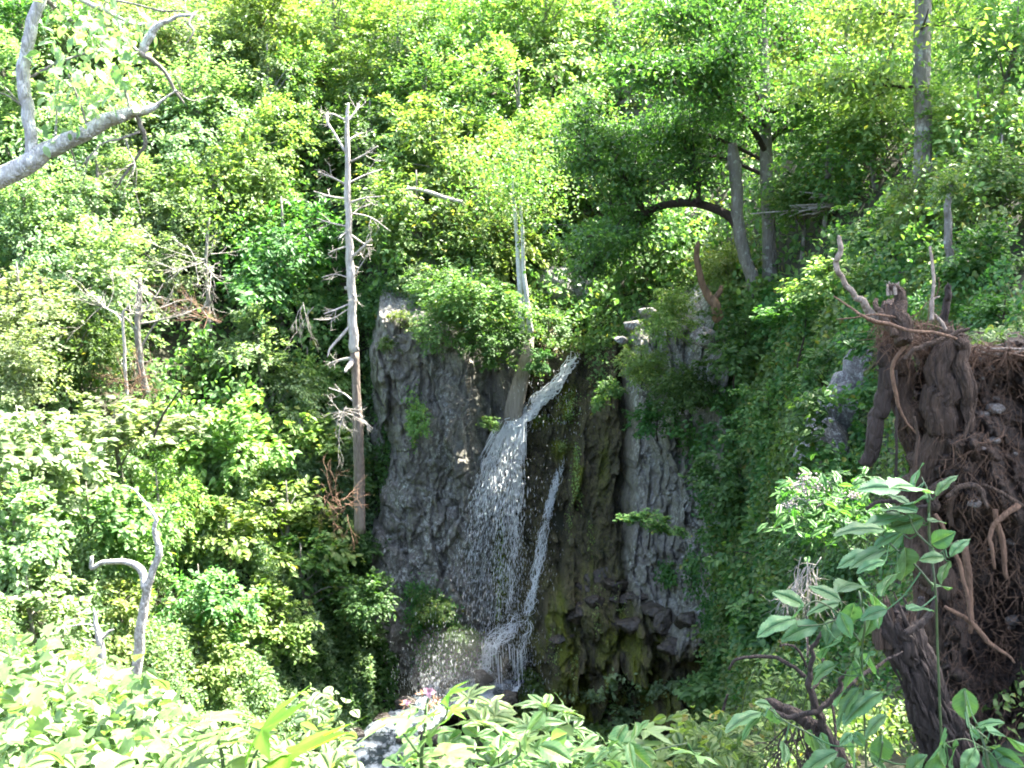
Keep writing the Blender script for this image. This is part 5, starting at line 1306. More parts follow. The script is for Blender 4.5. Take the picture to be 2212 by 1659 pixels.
root([(1953, 777, 5), (1975, 755, 7), (2000, 742, 7), (2035, 730, 7), (2062, 715, 7), (2085, 708, 4)], -.38, 'rootw', .2, 9)
root([(1850, 676, 3), (1880, 690, 5), (1920, 700, 5), (1960, 712, 5), (2000, 715, 4), (2050, 728, 4)], -.38, 'root')
root([(1800, 640, 1.6), (1830, 660, 2.5), (1870, 690, 4), (1920, 700, 4)], -.32, 'root'); root([(1806, 690, 1.2), (1850, 686, 2.2), (1900, 680, 3), (1950, 690, 3)], -.36, 'root')
root([(1966, 700, 5), (1958, 740, 5.5), (1940, 775, 5.5), (1934, 800, 6), (1940, 850, 5.5), (1955, 895, 4.5), (1975, 925, 3.5), (1990, 942, 2)], -.30, 'root')
root([(1936, 800, 4), (1938, 880, 4), (1936, 950, 4), (1938, 1010, 4), (1930, 1060, 4), (1925, 1090, 2)], -.24, 'dark')
root([(1975, 900, 4), (1985, 950, 5), (1982, 1000, 5), (1975, 1040, 6), (1955, 1070, 4)], -.38, 'rootw')
root([(1872, 1100, 5), (1900, 1088, 6), (1950, 1088, 6), (1970, 1080, 5)], -.25, 'dark'); root([(1915, 1105, 3), (1940, 1094, 5), (1990, 1080, 5)], -.28, 'dark')
root([(2045, 1075, 7), (2070, 1050, 8), (2100, 1045, 8), (2115, 1065, 7), (2120, 1090, 4)], -.40, 'rootw'); root([(2120, 1045, 4), (2150, 1058, 5), (2190, 1080, 6), (2230, 1110, 6)], -.34, 'rootw')
root([(2110, 860, 2), (2100, 900, 3), (2085, 945, 4), (2080, 990, 3)], -.34, 'rootw')
root([(2085, 1180, 10), (2092, 1240, 10), (2100, 1300, 9), (2098, 1370, 6)], -.36, 'root'); root([(2040, 1310, 5), (2090, 1340, 7), (2130, 1380, 8), (2170, 1410, 5), (2190, 1430, 3)], -.42, 'root')
root([(2020, 1110, 5), (2060, 1190, 6), (2080, 1260, 6), (2088, 1340, 4)], -.40, 'root'); root([(2150, 1100, 8), (2165, 1170, 8), (2175, 1250, 6)], -.34, 'root'); root([(2200, 1090, 9), (2160, 1120, 8), (2140, 1170, 6), (2150, 1230, 4)], -.4, 'root')
root([(1990, 1290, 10), (1975, 1330, 11), (1955, 1362, 8)], -.4, 'dark')
for q in range(95):            # curling finer roots over the plate
    u0 = 1960 + 250 * r_.random(); v0 = 770 + 860 * r_.random(); a = r_.random() * 6.28 if v0 < 1100 else 1.57 + r_.normal() * .8; L_ = 18 + 55 * r_.random(); pts = [(u0, v0, 0)]
    for k in range(5):
        a += r_.normal() * .34; pts.append((pts[-1][0] + math.cos(a) * L_ / 3, pts[-1][1] + math.sin(a) * L_ / 3, 0))
    r0 = .7 + 2.6 * r_.random() ** 2.5
    root([(a_, b_, r0 * (1 - .17 * k)) for k, (a_, b_, _) in enumerate(pts)], min(dep(u0, v0) - YR - .03, .1), ['root', 'rootw', 'dark', 'root'][q % 4], .15, 6)
for q in range(10):            # roots lying along the broken lip of the plate
    u0, v0 = 2075 + 90 * r_.random(), 742 + 22 * r_.random(); root([(u0, v0, 2), (u0 + 25, v0 + 6 * r_.normal(), 3.2), (u0 + 55, v0 + 7 * r_.normal(), 3), (u0 + 90, v0 + 9 * r_.normal(), 1.6)], min(dep(u0 + 30, v0) - YR - .05, .1), ['root', 'rootl'][q % 2], .2, 7)
for q in range(18):            # spray of fine roots at the crown of the plate
    u0, v0 = 1930 + 110 * r_.random(), 700 + 40 * r_.random(); a = -2.9 + 2.9 * r_.random() if q % 3 else 2.2 + r_.random(); L_ = 40 + 90 * r_.random(); pts = [(u0, v0, 1.8)]
    for k in range(4): a += r_.normal() * .3; pts.append((pts[-1][0] + math.cos(a) * L_ / 4, pts[-1][1] + math.sin(a) * L_ / 4, 1.6 - .3 * k))
    root(pts, -.3 + .1 * r_.random(), 'root', .1, 5)
mb = MB()                      # hair of rootlets, too many to count
for q in range(2450):
    u0 = 1890 + 320 * r_.random() if q % 4 else 1890 + 180 * r_.random(); v0 = (690 if q % 4 == 0 else 760) + (900 * r_.random() if q % 4 else 60 * r_.random())
    if q > 2200: u0, v0 = 2060 + 160 * r_.random(), 738 + 30 * r_.random()
    if u0 < 1965 and v0 > 800: continue
    y = min(dep(u0, v0) - .02 - .06 * r_.random(), YR - .1)
    p = P(u0, v0, y) - b0; d = r_.normal(size=3) * np.array([.6, .3, .5]) + np.array([0, -.15, -.9]); pts = [p]
    for k in range(4): d = d + r_.normal(size=3) * .32; pts.append(pts[-1] + d / np.linalg.norm(d) * (.012 + .03 * r_.random()))
    tube(mb, np.array(pts), (.0009 + .0013 * r_.random()) * np.array([1, .9, .75, .55, .3]), 4, 0, False)
tag(mb.obj('rootlets', BARK['root'], t), None, kind='stuff')
for q in range(30):            # stones held in the earth
    if q < 13: u0, v0, s0 = 2095 + 125 * r_.random(), 752 + 45 * r_.random(), 5 + 9 * r_.random() ** 2
    elif q < 24: u0, v0, s0 = 2090 + 120 * r_.random(), 800 + 190 * r_.random(), 4 + 8 * r_.random()
    else: u0, v0, s0 = 2030 + 180 * r_.random(), 1060 + 520 * r_.random(), 5 + 8 * r_.random()
    if q == 14: u0, v0, s0 = 2150, 882, 17
    if q == 15: u0, v0, s0 = 2105, 1068 + 20, 12
    if q == 26: u0, v0, s0 = 2190, 1300 + 40, 16
    y = dep(u0, v0)
    mb = MB(); s = s0 * y / FPX; blob(mb, P(u0, v0, min(y, YR + .3) - s * .3) - b0, (s * 1.25, s, s * .7), seed=q, amp=.22, nu=26, nv=18, freq=1.3, ridg=True); mb.obj('stone', M_stone, t)

# ------------------------------------------------------------------ broken stump and gnarled dead branches, lower right
W, R = px([(2090, 1720, 62), (2050, 1620, 52), (2010, 1530, 46), (1975, 1450, 42), (1948, 1390, 44), (1932, 1350, 40), (1928, 1335, 26)], 4.0); b0 = W[0]
t = thing('stump', 'dark leaning broken stump with cracked bark in front of the root plate', 'stump', b0)
mb = MB(); limb(mb, W - b0, R, 56, .30, 8, .2, 4); mb.obj('trunk', BARK['dark'], t)
def splinter(mb, c, d, r0, n, L_, r):
    d = np.asarray(d, float) / np.linalg.norm(d)
    for _ in range(n):
        o_ = r.normal(size=3) * r0 * .5; o_ -= d * o_.dot(d); l_ = L_ * (.3 + r.random()); w_ = r0 * (.10 + .16 * r.random())
        e_ = d * l_ + o_ * .25 + r.normal(size=3) * .1 * l_
        tube(mb, np.array([c + o_ - d * r0, c + o_, c + o_ + e_ * .6, c + o_ + e_]), np.array([w_, w_, w_ * .6, w_ * .08]), 6, .3, False, _)
mb = MB(); splinter(mb, P(1930, 1345, 4.0) - b0, (-.12, 0, 1), .075, 46, .07, r_); mb.obj('splinters', BARK['rootw'], t)
mb = MB()
for _ in range(60):                    # plates of bark and snapped rootlets on the stump
    a = r_.random(); i_ = int(a * 5); p = (W[i_] * (1 - (a * 5 - i_)) + W[i_ + 1] * (a * 5 - i_)) - b0; an = r_.random() * 3.14; rr_ = R[i_] * .97
    o_ = np.array([math.cos(an) * rr_, -math.sin(an) * rr_, 0]); ax_ = dirn(W[i_], W[i_ + 1])
    tube(mb, np.array([p + o_, p + o_ * 1.06 + ax_ * .05, p + o_ * 1.02 + ax_ * (.08 + .1 * r_.random())]), np.array([.004, .009, .002]) * (.5 + r_.random()), 5, .2, False)
mb.obj('bark_strips', BARK['dark'], t)
mb = MB(); limbpx(mb, [(1955, 1368, 9), (1985, 1350, 9), (2010, 1325, 8), (2022, 1290, 6), (2016, 1250, 4), (2008, 1180, 3)], 3.9); mb.v = [v - b0 for v in mb.v]; mb.obj('branch', BARK['dark'], t)
YG = 3.6
b0 = P(1800, 1640, YG); t = thing('dead_branch', 'gnarled dark dead branch spreading like antlers near the bottom right', 'dead branch', b0)
for k, pts in enumerate([[(1835, 1690, 18), (1800, 1620, 17), (1770, 1585, 17), (1730, 1562, 16), (1690, 1550, 13), (1672, 1545, 6)], [(1795, 1605, 11), (1776, 1560, 10), (1755, 1520, 9), (1742, 1475, 8), (1740, 1435, 6), (1742, 1400, 5), (1752, 1365, 4), (1772, 1335, 3), (1792, 1305, 2.4), (1786, 1272, 1.4)],
    [(1740, 1462, 5), (1715, 1446, 4.5), (1690, 1434, 4.5), (1650, 1432, 4), (1620, 1440, 3.5), (1600, 1450, 4), (1590, 1475, 2.5)], [(1652, 1515, 5), (1664, 1530, 6), (1690, 1540, 6), (1725, 1534, 6), (1755, 1520, 6), (1778, 1500, 5), (1798, 1465, 5), (1800, 1440, 4), (1822, 1420, 5), (1824, 1412, 3)],
    [(1768, 1536, 4), (1800, 1512, 5), (1841, 1490, 5), (1870, 1472, 5), (1905, 1462, 4), (1940, 1448, 3), (1976, 1436, 2)], [(1742, 1440, 3), (1728, 1410, 3), (1712, 1388, 2.6), (1690, 1375, 2.4), (1672, 1372, 2), (1668, 1360, 1.4)], [(1752, 1490, 4), (1780, 1476, 4), (1800, 1472, 3.6), (1798, 1450, 3)],
    [(1794, 1500, 3), (1798, 1560, 3.2), (1792, 1620, 3), (1796, 1690, 3)], [(1745, 1420, 2.4), (1752, 1390, 2), (1758, 1360, 1.8), (1756, 1330, 1)]]):
    mb = MB(); W, R = px(pts, YG); W[:, 1] += np.linspace(0, .12 * (-1) ** k, len(W)); limb(mb, W - b0, R, 10, .25, 6, .5, k)
    if k in (0,):
        for _ in range(26): twigs(mb, P(1690 + 50 * r_.random(), 1560 + 20 * r_.random(), YG), (r_.normal() * .3, r_.normal() * .3, -1), .16, .004, 2, r_, .5, .1) if False else None
    mb.obj('branch', BARK['dark'], t)
mb = MB()
for _ in range(30): twigs(mb, P(1685 + 90 * r_.random(), 1560 + 25 * r_.random(), YG) - b0, (r_.normal() * .4, r_.normal() * .3, -1), .2, .0035, 2, r_, .5, .06)
mb.obj('twigs', BARK['dark'], t)
deadthing('slim dark leaning stick in the leaves left of the gnarled branch', 'stick', [[(1525, 1665, 4), (1545, 1600, 4), (1560, 1540, 4), (1572, 1500, 3)]], 6.5, 'dark', 'stick')

# ------------------------------------------------------------------ big-leaved plants in front of the camera
def uvleaf(mb, tpl, base, tip, width, Y, b0, r, tip_dy=None, roll=0.0, palm=False, seed=0):
    """a leaf from a base pixel to a tip pixel; width is the apparent width in px"""
    dy = tip_dy if tip_dy is not None else .05 * r.normal()
    A = P(base[0], base[1], Y); B_ = P(tip[0], tip[1], Y + dy); ax = B_ - A; L_ = np.linalg.norm(ax)
    view = -A / np.linalg.norm(A)
    side = np.cross(ax / L_, view); side /= np.linalg.norm(side)
    nat = (.62 if not palm else .9) * L_ / (Y / FPX)                          # full width if seen square on
    c = np.clip(width / nat, .15, 1.0); th = math.acos(c) * (1 if r.random() < .75 else -1)
    n0 = view * math.cos(th) + side * 0; up_ = np.cross(side, ax / L_)
    nm = view * math.cos(th) + side * math.sin(th)
    if nm[2] < 0 and abs(nm[2]) > .2: nm = view * math.cos(th) - side * math.sin(th)
    if palm: palm_leaf(mb, A - b0, ax, nm, L_ / .62 * .9, seed)
    else: leaves(mb, tpl, A - b0, ax, nm, L_)
    return A, B_
def c9(x, y): return (1358.6 + x * .3858, 1019 + y * .3858)
def c8(x, y): return (682.7 + x * .3858, 1019 + y * .3858)
def c7(x, y): return (x * .3858, 1019 + y * .3858)
def plant(name, label, cat, stems, lvs, tpls, leafm, Y, seed, conv, stemm='stem_green', petiole=True):
    r = np.random.default_rng(seed)
    sw = [px([(*conv(*q[:2]), q[2]) for q in s], Y) for s in stems]
    b0 = sw[0][0][0]; t = thing(name, label, cat, b0, 'toothed leaf plants close to the camera')
    for W, R in sw:
        mb = MB(); W[:, 1] += .01 * r.normal(size=len(W)); limb(mb, W - b0, R, 8, .06, 6, .1, seed); mb.obj('stem', M_stem if stemm == 'stem_green' else BARK[stemm], t)
    allp = np.vstack([smooth_path(W, R, 6)[0] for W, R in sw])
    for k, (bx, by, tx, ty, wd) in enumerate(lvs):
        mb = MB(); Yk = Y + .06 * r.normal()
        bx, by, tx, ty = bx - (tx - bx) * .04, by - (ty - by) * .04, tx + (tx - bx) * .08, ty + (ty - by) * .08
        A, B_ = uvleaf(mb, tpls[k % len(tpls)], conv(bx, by), conv(tx, ty), wd * 1.18 * .3858, Yk, b0, r)
        if petiole:
            j = int(np.argmin(np.linalg.norm(allp - A, axis=1))); S = allp[j]
            if np.linalg.norm(S - A) < .35:
                md = (S + A) / 2 + np.array([0, 0, -.01]); pp, rr = smooth_path(np.array([S, md, A + (B_ - A) * .02]) - b0, [.0022, .0016, .0014], 3); tube(mb, pp, rr, 5, 0, False)
        mb.obj('leaf', L[leafm if not isinstance(leafm, list) else leafm[k % len(leafm)]], t)
    return t
M_stem = simple('green_stem', (.022, .045, .014), (.055, .085, .03), .5, 20, .2)
SERR = [T_ser(.32, 14, .022, .12, 0), T_ser(.34, 13, .022, .18, 2), T_ser(.30, 15, .020, .08, 4), T_ser(.35, 13, .024, .14, 6)]
YN = 2.3
plant('toothed_leaf_plant', 'tall toothed leaf plant in front of the root plate, upper of the near plants', 'plant',
    [[(1765, 1750, 3.2), (1745, 1300, 3), (1725, 900, 2.6), (1700, 640, 2.4), (1690, 400, 3.5), (1680, 250, 3), (1670, 120, 2.4), (1640, 30, 1.6)], [(1700, 640, 3), (1600, 520, 2.6), (1480, 420, 2.4), (1400, 330, 1.6)], [(1690, 420, 2.6), (1600, 330, 2.2), (1560, 240, 1.5)], [(1700, 500, 2.4), (1780, 420, 2), (1840, 380, 1.4)]],
    [(1510, 100, 1300, 80, 80), (1600, 80, 1612, -50, 62), (1645, 110, 1480, 62, 40), (1720, 130, 1822, 8, 42), (1660, 150, 1535, 190, 36), (1600, 225, 1392, 185, 66), (1600, 255, 1320, 284, 60), (1640, 260, 1480, 318, 90), (1425, 325, 1165, 322, 58), (1500, 345, 1360, 410, 50),
     (1675, 275, 1768, 278, 36), (1692, 400, 1805, 345, 120), (1540, 428, 1548, 606, 128), (1380, 455, 1172, 500, 66), (1440, 430, 1240, 522, 76), (1500, 565, 1396, 660, 44), (1800, 470, 1892, 368, 54), (1760, 480, 1630, 478, 56), (1790, 500, 1740, 612, 56), (1700, 640, 1784, 636, 54), (1430, 500, 1280, 545, 50), (1530, 350, 1440, 430, 60), (1560, 770, 1692, 762, 60), (1440, 770, 1300, 810, 60), (1560, 180, 1460, 120, 40)],
    SERR, 'nettle', YN, 1, c9)
plant('toothed_leaf_plant', 'toothed leaf plant spreading over the dark stump, middle of the near plants', 'plant',
    [[(1330, 1700, 2.6), (1310, 1300, 2.5), (1300, 1000, 2.2), (1300, 820, 3), (1300, 680, 2)], [(1300, 960, 2.5), (1180, 800, 2.2), (1060, 730, 2), (980, 760, 1.5), (940, 740, 1.2)], [(1180, 830, 2), (1080, 850, 1.6), (940, 860, 1.2)]],
    [(968, 745, 818, 668, 74), (925, 825, 728, 884, 80), (1180, 720, 1020, 636, 66), (1190, 735, 1000, 775, 44), (1310, 655, 1398, 722, 92), (1300, 640, 1180, 625, 50), (1260, 735, 1230, 842, 118), (1060, 860, 858, 920, 84), (1150, 830, 1108, 944, 96), (1350, 790, 1300, 1002, 128), (1180, 790, 1240, 920, 90),
     (1260, 1030, 1320, 1142, 84), (1345, 1025, 1372, 1152, 84), (1150, 1088, 998, 1172, 80), (1245, 1075, 1180, 1284, 110), (1410, 1235, 1200, 1372, 92), (1290, 1212, 1150, 1412, 60), (1420, 760, 1380, 850, 50), (970, 760, 925, 800, 50), (1110, 1090, 1040, 1110, 40), (1340, 1020, 1380, 1010, 30), (1180, 950, 1060, 1000, 50)],
    SERR, 'nettle', YN + .1, 2, c9)
plant('toothed_leaf_plant', 'toothed leaf plant low in the bottom right, left of the stump foot', 'plant',
    [[(1250, 1750, 4), (1230, 1600, 4), (1240, 1500, 3), (1260, 1420, 2)], [(1240, 1700, 3), (1100, 1560, 2.5), (1000, 1430, 2), (860, 1370, 1.5), (760, 1290, 1.3)], [(1300, 1700, 3), (1380, 1600, 2), (1400, 1480, 1.6)]],
    [(725, 1325, 536, 1402, 60), (730, 1340, 590, 1480, 50), (780, 1290, 700, 1270, 50), (800, 1310, 790, 1392, 80), (1010, 1428, 1040, 1594, 84), (1245, 1435, 1300, 1512, 90), (1230, 1440, 1170, 1500, 90), (1400, 1455, 1396, 1605, 160), (1245, 1515, 1230, 1640, 80), (1145, 1548, 925, 1665, 84), (850, 1488, 862, 1595, 60), (1340, 1590, 1500, 1710, 110), (1610, 1600, 1530, 1710, 110), (1080, 1560, 1160, 1700, 90), (1060, 1440, 1100, 1540, 60), (1200, 1600, 1100, 1690, 80), (1420, 1340, 1300, 1450, 60)],
    SERR, 'nettle', YN - .1, 3, c9)
plant('toothed_leaf_plant', 'toothed leaf plant in the bottom right corner with one round leaf above', 'plant',
    [[(2020, 1760, 4), (2010, 1600, 3.5), (1990, 1480, 3), (1960, 1420, 2)], [(1990, 1480, 2.2), (1900, 1400, 2), (1888, 1300, 1.5), (1888, 1240, 1.2)], [(2010, 1560, 2.2), (1900, 1510, 1.8), (1780, 1530, 1.3)]],
    [(1888, 1225, 1892, 1395, 138), (1760, 1535, 1712, 1615, 50), (2010, 1400, 1950, 1500, 50), (1960, 1440, 2090, 1400, 30), (2030, 1470, 2210, 1530, 84), (2060, 1565, 2200, 1660, 84), (1950, 1560, 1880, 1690, 110), (1850, 1540, 1795, 1640, 50), (1990, 1560, 2060, 1540, 50), (1920, 1450, 1970, 1500, 50), (2000, 1590, 2060, 1700, 80), (1560, 1750, 1640, 1600, 80), (1820, 1700, 1740, 1640, 60), (2100, 1600, 2210, 1570, 60)],
    SERR, 'nettle', YN - .2, 4, c9)

# flowering raspberry, bottom centre
r_ = np.random.default_rng(33)
LANCE = [T_ser(.17, 7, .006, .25, 0), T_ser(.19, 7, .006, .12, 3), T_ser(.16, 7, .004, .35, 5)]
def rasp(label, name, stems, palms, Y, conv, seed, fl=None, leafm='big'):
    r = np.random.default_rng(seed); sw = [px([(*conv(*q[:2]), q[2]) for q in s], Y) for s in stems]; b0 = sw[0][0][0]
    t = thing(name, label, 'plant', b0)
    for W, R in sw:
        mb = MB(); limb(mb, W - b0, R, 8, .06, 6, .1, seed); mb.obj('stem', M_stem, t)
    allp = np.vstack([smooth_path(W, R, 6)[0] for W, R in sw])
    for k, q in enumerate(palms):
        (bx, by, tx, ty, wd) = q[:5]; lm = q[5] if len(q) > 5 else leafm
        mb = MB(); A, B_ = uvleaf(mb, None, conv(bx, by), conv(tx, ty), wd * .3858, Y + .08 * r.normal(), b0, r, palm=True, seed=seed + k)
        S = allp[int(np.argmin(np.linalg.norm(allp - A, axis=1)))]
        if np.linalg.norm(S - A) < .5:
            pp, rr = smooth_path(np.array([S, (S + A) / 2 + [0, 0, -.01], A]) - b0, [.003, .002, .002], 3); tube(mb, pp, rr, 5, 0, False)
        mb.obj('leaf', L[lm], t)
    return t, b0
t, b0 = rasp('flowering plant with broad lobed leaves and a pink bloom at the bottom centre', 'flowering_raspberry',
    [[(600, 1800, 5), (590, 1600, 4.5), (610, 1450, 4), (615, 1340, 3.5), (630, 1260, 2.5)], [(590, 1600, 3), (500, 1480, 2.5), (440, 1400, 2), (420, 1380, 1.6)], [(610, 1480, 3), (720, 1380, 2.4), (740, 1280, 2), (760, 1240, 1.4)], [(620, 1340, 2), (560, 1320, 1.5), (505, 1300, 1.2)]],
    [(520, 1370, 180, 1470, 90), (560, 1330, 440, 1340, 60), (730, 1260, 862, 1165, 52, 'backlit'), (760, 1340, 900, 1290, 70, 'backlit'), (620, 1380, 500, 1440, 80), (700, 1330, 640, 1290, 50), (620, 1480, 760, 1420, 90), (540, 1530, 380, 1600, 100), (640, 1600, 470, 1680, 120)], 2.6, c8, 5)
M_pink = simple('petal_pink', (.34, .14, .20), (.50, .28, .34), .6, 30, .1); M_dry = simple('dry_bract', (.20, .09, .05), (.36, .20, .12), .9, 30, .3)
for (fx, fy, sz) in ((632, 1232, .017), (508, 1290, .010)):
    fl = MB(); c = P(*c8(fx, fy), 2.58) - b0
    for k in range(9):
        a = k * 2.4; d = np.array([math.cos(a), -.5, math.sin(a) * .8 + .2]); leaves(fl, T_ser(.42, 4, .0, .3, k), c, d, (0, -1, .6) + .3 * r_.normal(size=3), sz * (1 - .05 * k))
    fl.obj('flower', M_pink, t)
for (fx, fy) in ((660, 1290), (640, 1310), (600, 1245), (680, 1280), (500, 1300)):
    fl = MB(); c = P(*c8(fx, fy), 2.6) - b0
    for k in range(12): leaves(fl, T_ser(.12, 3, 0, .2, k), c, rnd_dirs(1, r_)[0] + [0, -.2, .1], rnd_dirs(1, r_)[0], .012 + .01 * r_.random())
    fl.obj('dry_bract', M_dry, t)
rasp('broad lobed leaves in shade, large ones along the bottom edge centre', 'broad_leaf_plant',
    [[(900, 1850, 5), (880, 1700, 4), (860, 1600, 3)], [(880, 1700, 4), (1120, 1600, 3), (1140, 1500, 2)]],
    [(720, 1580, 985, 1470, 150), (760, 1650, 1010, 1640, 130), (1180, 1470, 1080, 1590, 120), (1120, 1520, 1330, 1440, 90), (900, 1700, 700, 1680, 120), (1050, 1690, 1220, 1600, 110), (1000, 1420, 1120, 1460, 60)], 2.45, c8, 6)
rasp('sunlit broad lobed leaves at the bottom edge right of centre', 'broad_leaf_plant',
    [[(1500, 1850, 5), (1560, 1700, 4), (1640, 1560, 3), (1750, 1500, 2)], [(1640, 1640, 3), (1900, 1560, 2), (2080, 1520, 1.5)]],
    [(1380, 1430, 1205, 1640, 130), (1700, 1520, 1990, 1480, 150), (1580, 1600, 1840, 1470, 90), (1850, 1440, 2070, 1420, 100), (2140, 1580, 1950, 1545, 56), (1640, 1640, 1800, 1660, 110), (1450, 1560, 1600, 1520, 90), (1420, 1620, 1250, 1700, 110), (1900, 1620, 1990, 1500, 80)], 2.8, c8, 7, leafm='big')
rasp('broad shaded leaves with two upright glowing leaves at the bottom left of centre', 'broad_leaf_plant',
    [[(1260, 1850, 5), (1250, 1650, 4.5), (1220, 1500, 4), (1160, 1400, 3)], [(1350, 1850, 4), (1400, 1650, 3.5), (1440, 1560, 3), (1480, 1460, 2)], [(1160, 1470, 3), (1020, 1420, 2), (960, 1400, 1.5)]],
    [(1480, 1450, 1708, 1205, 120, 'backlit'), (1620, 1580, 1965, 1365, 100, 'backlit'), (1220, 1465, 935, 1505, 110), (1120, 1560, 955, 1640, 90), (1180, 1370, 1530, 1320, 70), (1060, 1400, 1030, 1330, 70), (1060, 1650, 1265, 1560, 90), (1380, 1600, 1660, 1520, 110), (1560, 1640, 1740, 1620, 120), (1330, 1500, 1500, 1500, 60), (1100, 1400, 880, 1480, 60)], 2.5, c7, 8)
# compound-leaved sprigs with lit leaflets
def sprigs(label, name, spots, Y, leafm, size, seed, stems=True, tpls=LANCE, cat='plant', nl=6, sp=.4):
    r = np.random.default_rng(seed); W0 = P(spots[0][0], spots[0][1] + 60, Y); t = thing(name, label, cat, W0)
    sm = MB(); lv = MB()
    for (u_, v_) in spots:
        y = Y + sp * .3 * r.normal(); c = P(u_, v_, y); up_ = np.array([0, -.25, 1.0]) + .25 * r.normal(size=3)
        g = P(u_ + 12 * r.normal(), v_ + 90 + 40 * r.random(), y + .05); pp, rr = smooth_path(np.array([g, (g + c) / 2 + .01 * r.normal(size=3), c]) - W0, [.003, .0025, .0018], 4); tube(sm, pp, rr, 5, 0, False)
        n_ = nl + int(r.integers(0, 3)); ph = r.random() * 6
        for k in range(n_):
            a = ph + k * 6.283 / n_; d = np.array([math.cos(a), math.sin(a) * .8, .22 + .2 * r.normal()])
            leaves(lv, tpls[k % len(tpls)], c - W0, d, up_ + .2 * r.normal(size=3), size * (.7 + .5 * r.random()))
    sm.obj('stems', M_stem, t); lv.obj('leaves', L[leafm], t)
sprigs('bright sprigs of narrow pointed leaves left of centre above the bottom edge', 'sapling_sprigs', [c8(*q) for q in ((850, 1270), (980, 1300), (900, 1330), (1000, 1370), (930, 1420))], 2.9, 'big', .075, 51)
sprigs('bright sprigs of narrow pointed leaves right of centre above the bottom edge', 'sapling_sprigs', [c8(*q) for q in ((1290, 1320), (1390, 1350), (1320, 1400), (1250, 1450), (1440, 1440), (1180, 1430))], 2.9, 'big', .075, 52)
def T_tri():
    v = [(0, 0, 0), (.10, .30, .04), (.30, .26, .05), (.42, .50, .02), (.58, .27, .05), (1, 0, -.12), (.58, -.27, .05), (.42, -.50, .02), (.30, -.26, .05), (.10, -.30, .04), (.4, 0, .02)]
    return np.array(v), np.array([[10, (k + 1) % 10, k] for k in range(10)])
PALM3 = T_tri()
def leafmass(label, name, box, n, Y, dY, leafm, size, seed, tpl, slope=0, cat='shrub', edge=None):
    """a near shrub: many leafy twigs rising from the bank below the frame"""
    r = np.random.default_rng(seed); u0, v0, u1, v1 = box; b0 = P((u0 + u1) / 2, v1 + 80, Y); t = thing(name, label, cat, b0); lv, sm = MB(), MB(); k = 0
    while k < n:
        u_ = r.uniform(u0, u1); v_ = r.uniform(v0, v1)
        if edge is not None and v_ < np.interp(u_, edge[0], edge[1]) + 10 * r.normal(): continue
        y = Y + dY * (r.random() - .5) - slope * (v_ - v0) / (v1 - v0); c = P(u_, v_, y); k += 1
        for q in range(5):
            a = r.random() * 6.28; p = c + r.normal(size=3) * size * .6
            leaves(lv, tpl[k % len(tpl)], p - b0, np.array([math.cos(a), math.sin(a), -.25 + .3 * r.normal()]), r.normal(size=3) * .55 + [0, -.25, 1], size * (.6 + .7 * r.random()))
        if k % 3 == 0:
            g = c + np.array([.1 * r.normal(), .1, -.35]); tube(sm, np.array([g, (g + c) / 2 + .02 * r.normal(size=3), c]) - b0, [.004, .003, .002], 4, 0, False)
    sm.obj('stems', M_stem, t); lv.obj('leaves', L[leafm], t, True)
OV = [T_ser(.36, 5, .012, .25, 0), T_ser(.38, 5, .014, .12, 3), T_ser(.33, 5, .012, .3, 5)]
leafmass('sunlit broad leaved shrub filling the bottom left corner', 'shrub', (-60, 1390, 470, 1760), 820, 5.6, 2.2, 'big', .078, 61, [PALM3, OV[0], PALM3], 1.6, edge=([-60, 60, 140, 250, 330, 400, 440, 470], [1425, 1410, 1425, 1455, 1490, 1550, 1600, 1660]))
leafmass('shrub with round pale leaves between the glowing leaves and the stream', 'shrub', (640, 1490, 745, 1740), 60, 4.2, .5, 'cool', .05, 62, OV, .3, edge=([640, 680, 720, 760], [1560, 1490, 1500, 1600]))
leafmass('mixed low leaves under the flowering plant along the bottom edge', 'low_plants', (880, 1590, 1380, 1780), 125, 2.9, .6, 'big', .065, 63, LANCE + OV, .4, edge=([880, 920, 1100, 1300, 1470], [1650, 1585, 1610, 1580, 1605]), cat='plants')
leafmass('low leaves in shade under the broad leaves at the bottom left of centre', 'low_plants', (380, 1620, 745, 1780), 85, 3.1, .6, 'big', .065, 64, OV, .3, cat='plants')
leafmass('small leaved twigs at the bottom edge right of the sunlit lobed leaves', 'shrub', (1440, 1530, 1640, 1760), 170, 5.0, .8, 'mid', .055, 65, OV, .4, edge=([1440, 1500, 1560, 1640], [1600, 1540, 1560, 1560]))
leafmass('small lit leaves on dead twigs behind the gnarled branch', 'shrub', (1630, 1410, 1790, 1560), 60, 5.2, .5, 'yellow', .035, 66, LANCE, .2)
leafmass('grey flowered weeds leaves on the shaded bank below the boulder', 'weeds', (1700, 1030, 1880, 1150), 120, 9.5, 1.0, 'dark', .13, 67, LANCE, .5, cat='weeds')
r_ = np.random.default_rng(91); M_grey = simple('dusty_flower', (.30, .24, .24), (.50, .42, .42), .95, 40, .5)
for q, (u_, v_) in enumerate(((1722, 1050), (1742, 1032), (1750, 1060), (1772, 1048), (1792, 1090), (1768, 1095), (1708, 1092), (1840, 1070), (1730, 1082))):
    b = MB(); c = P(u_, v_, 9.0)
    for k in range(60): blob(b, r_.normal(size=3) * np.array([.04, .04, .018]), [.008] * 3, seed=k, nu=5, nv=4)
    tag(b.obj('flower_head', M_grey), ['dusty pink flower head', 'greyish flower head'][q % 2] + ' on the shaded bank, ' + ['topmost left', 'highest of the cluster', 'in the middle of the cluster', 'right of the middle', 'lowest on the right', 'low in the centre', 'lowest on the left', 'furthest right by the hanging root', 'below the topmost left one'][q], 'flower', 'dusty flower heads').location = Vector(c)
# the shade trees added out of frame at the right are built further up

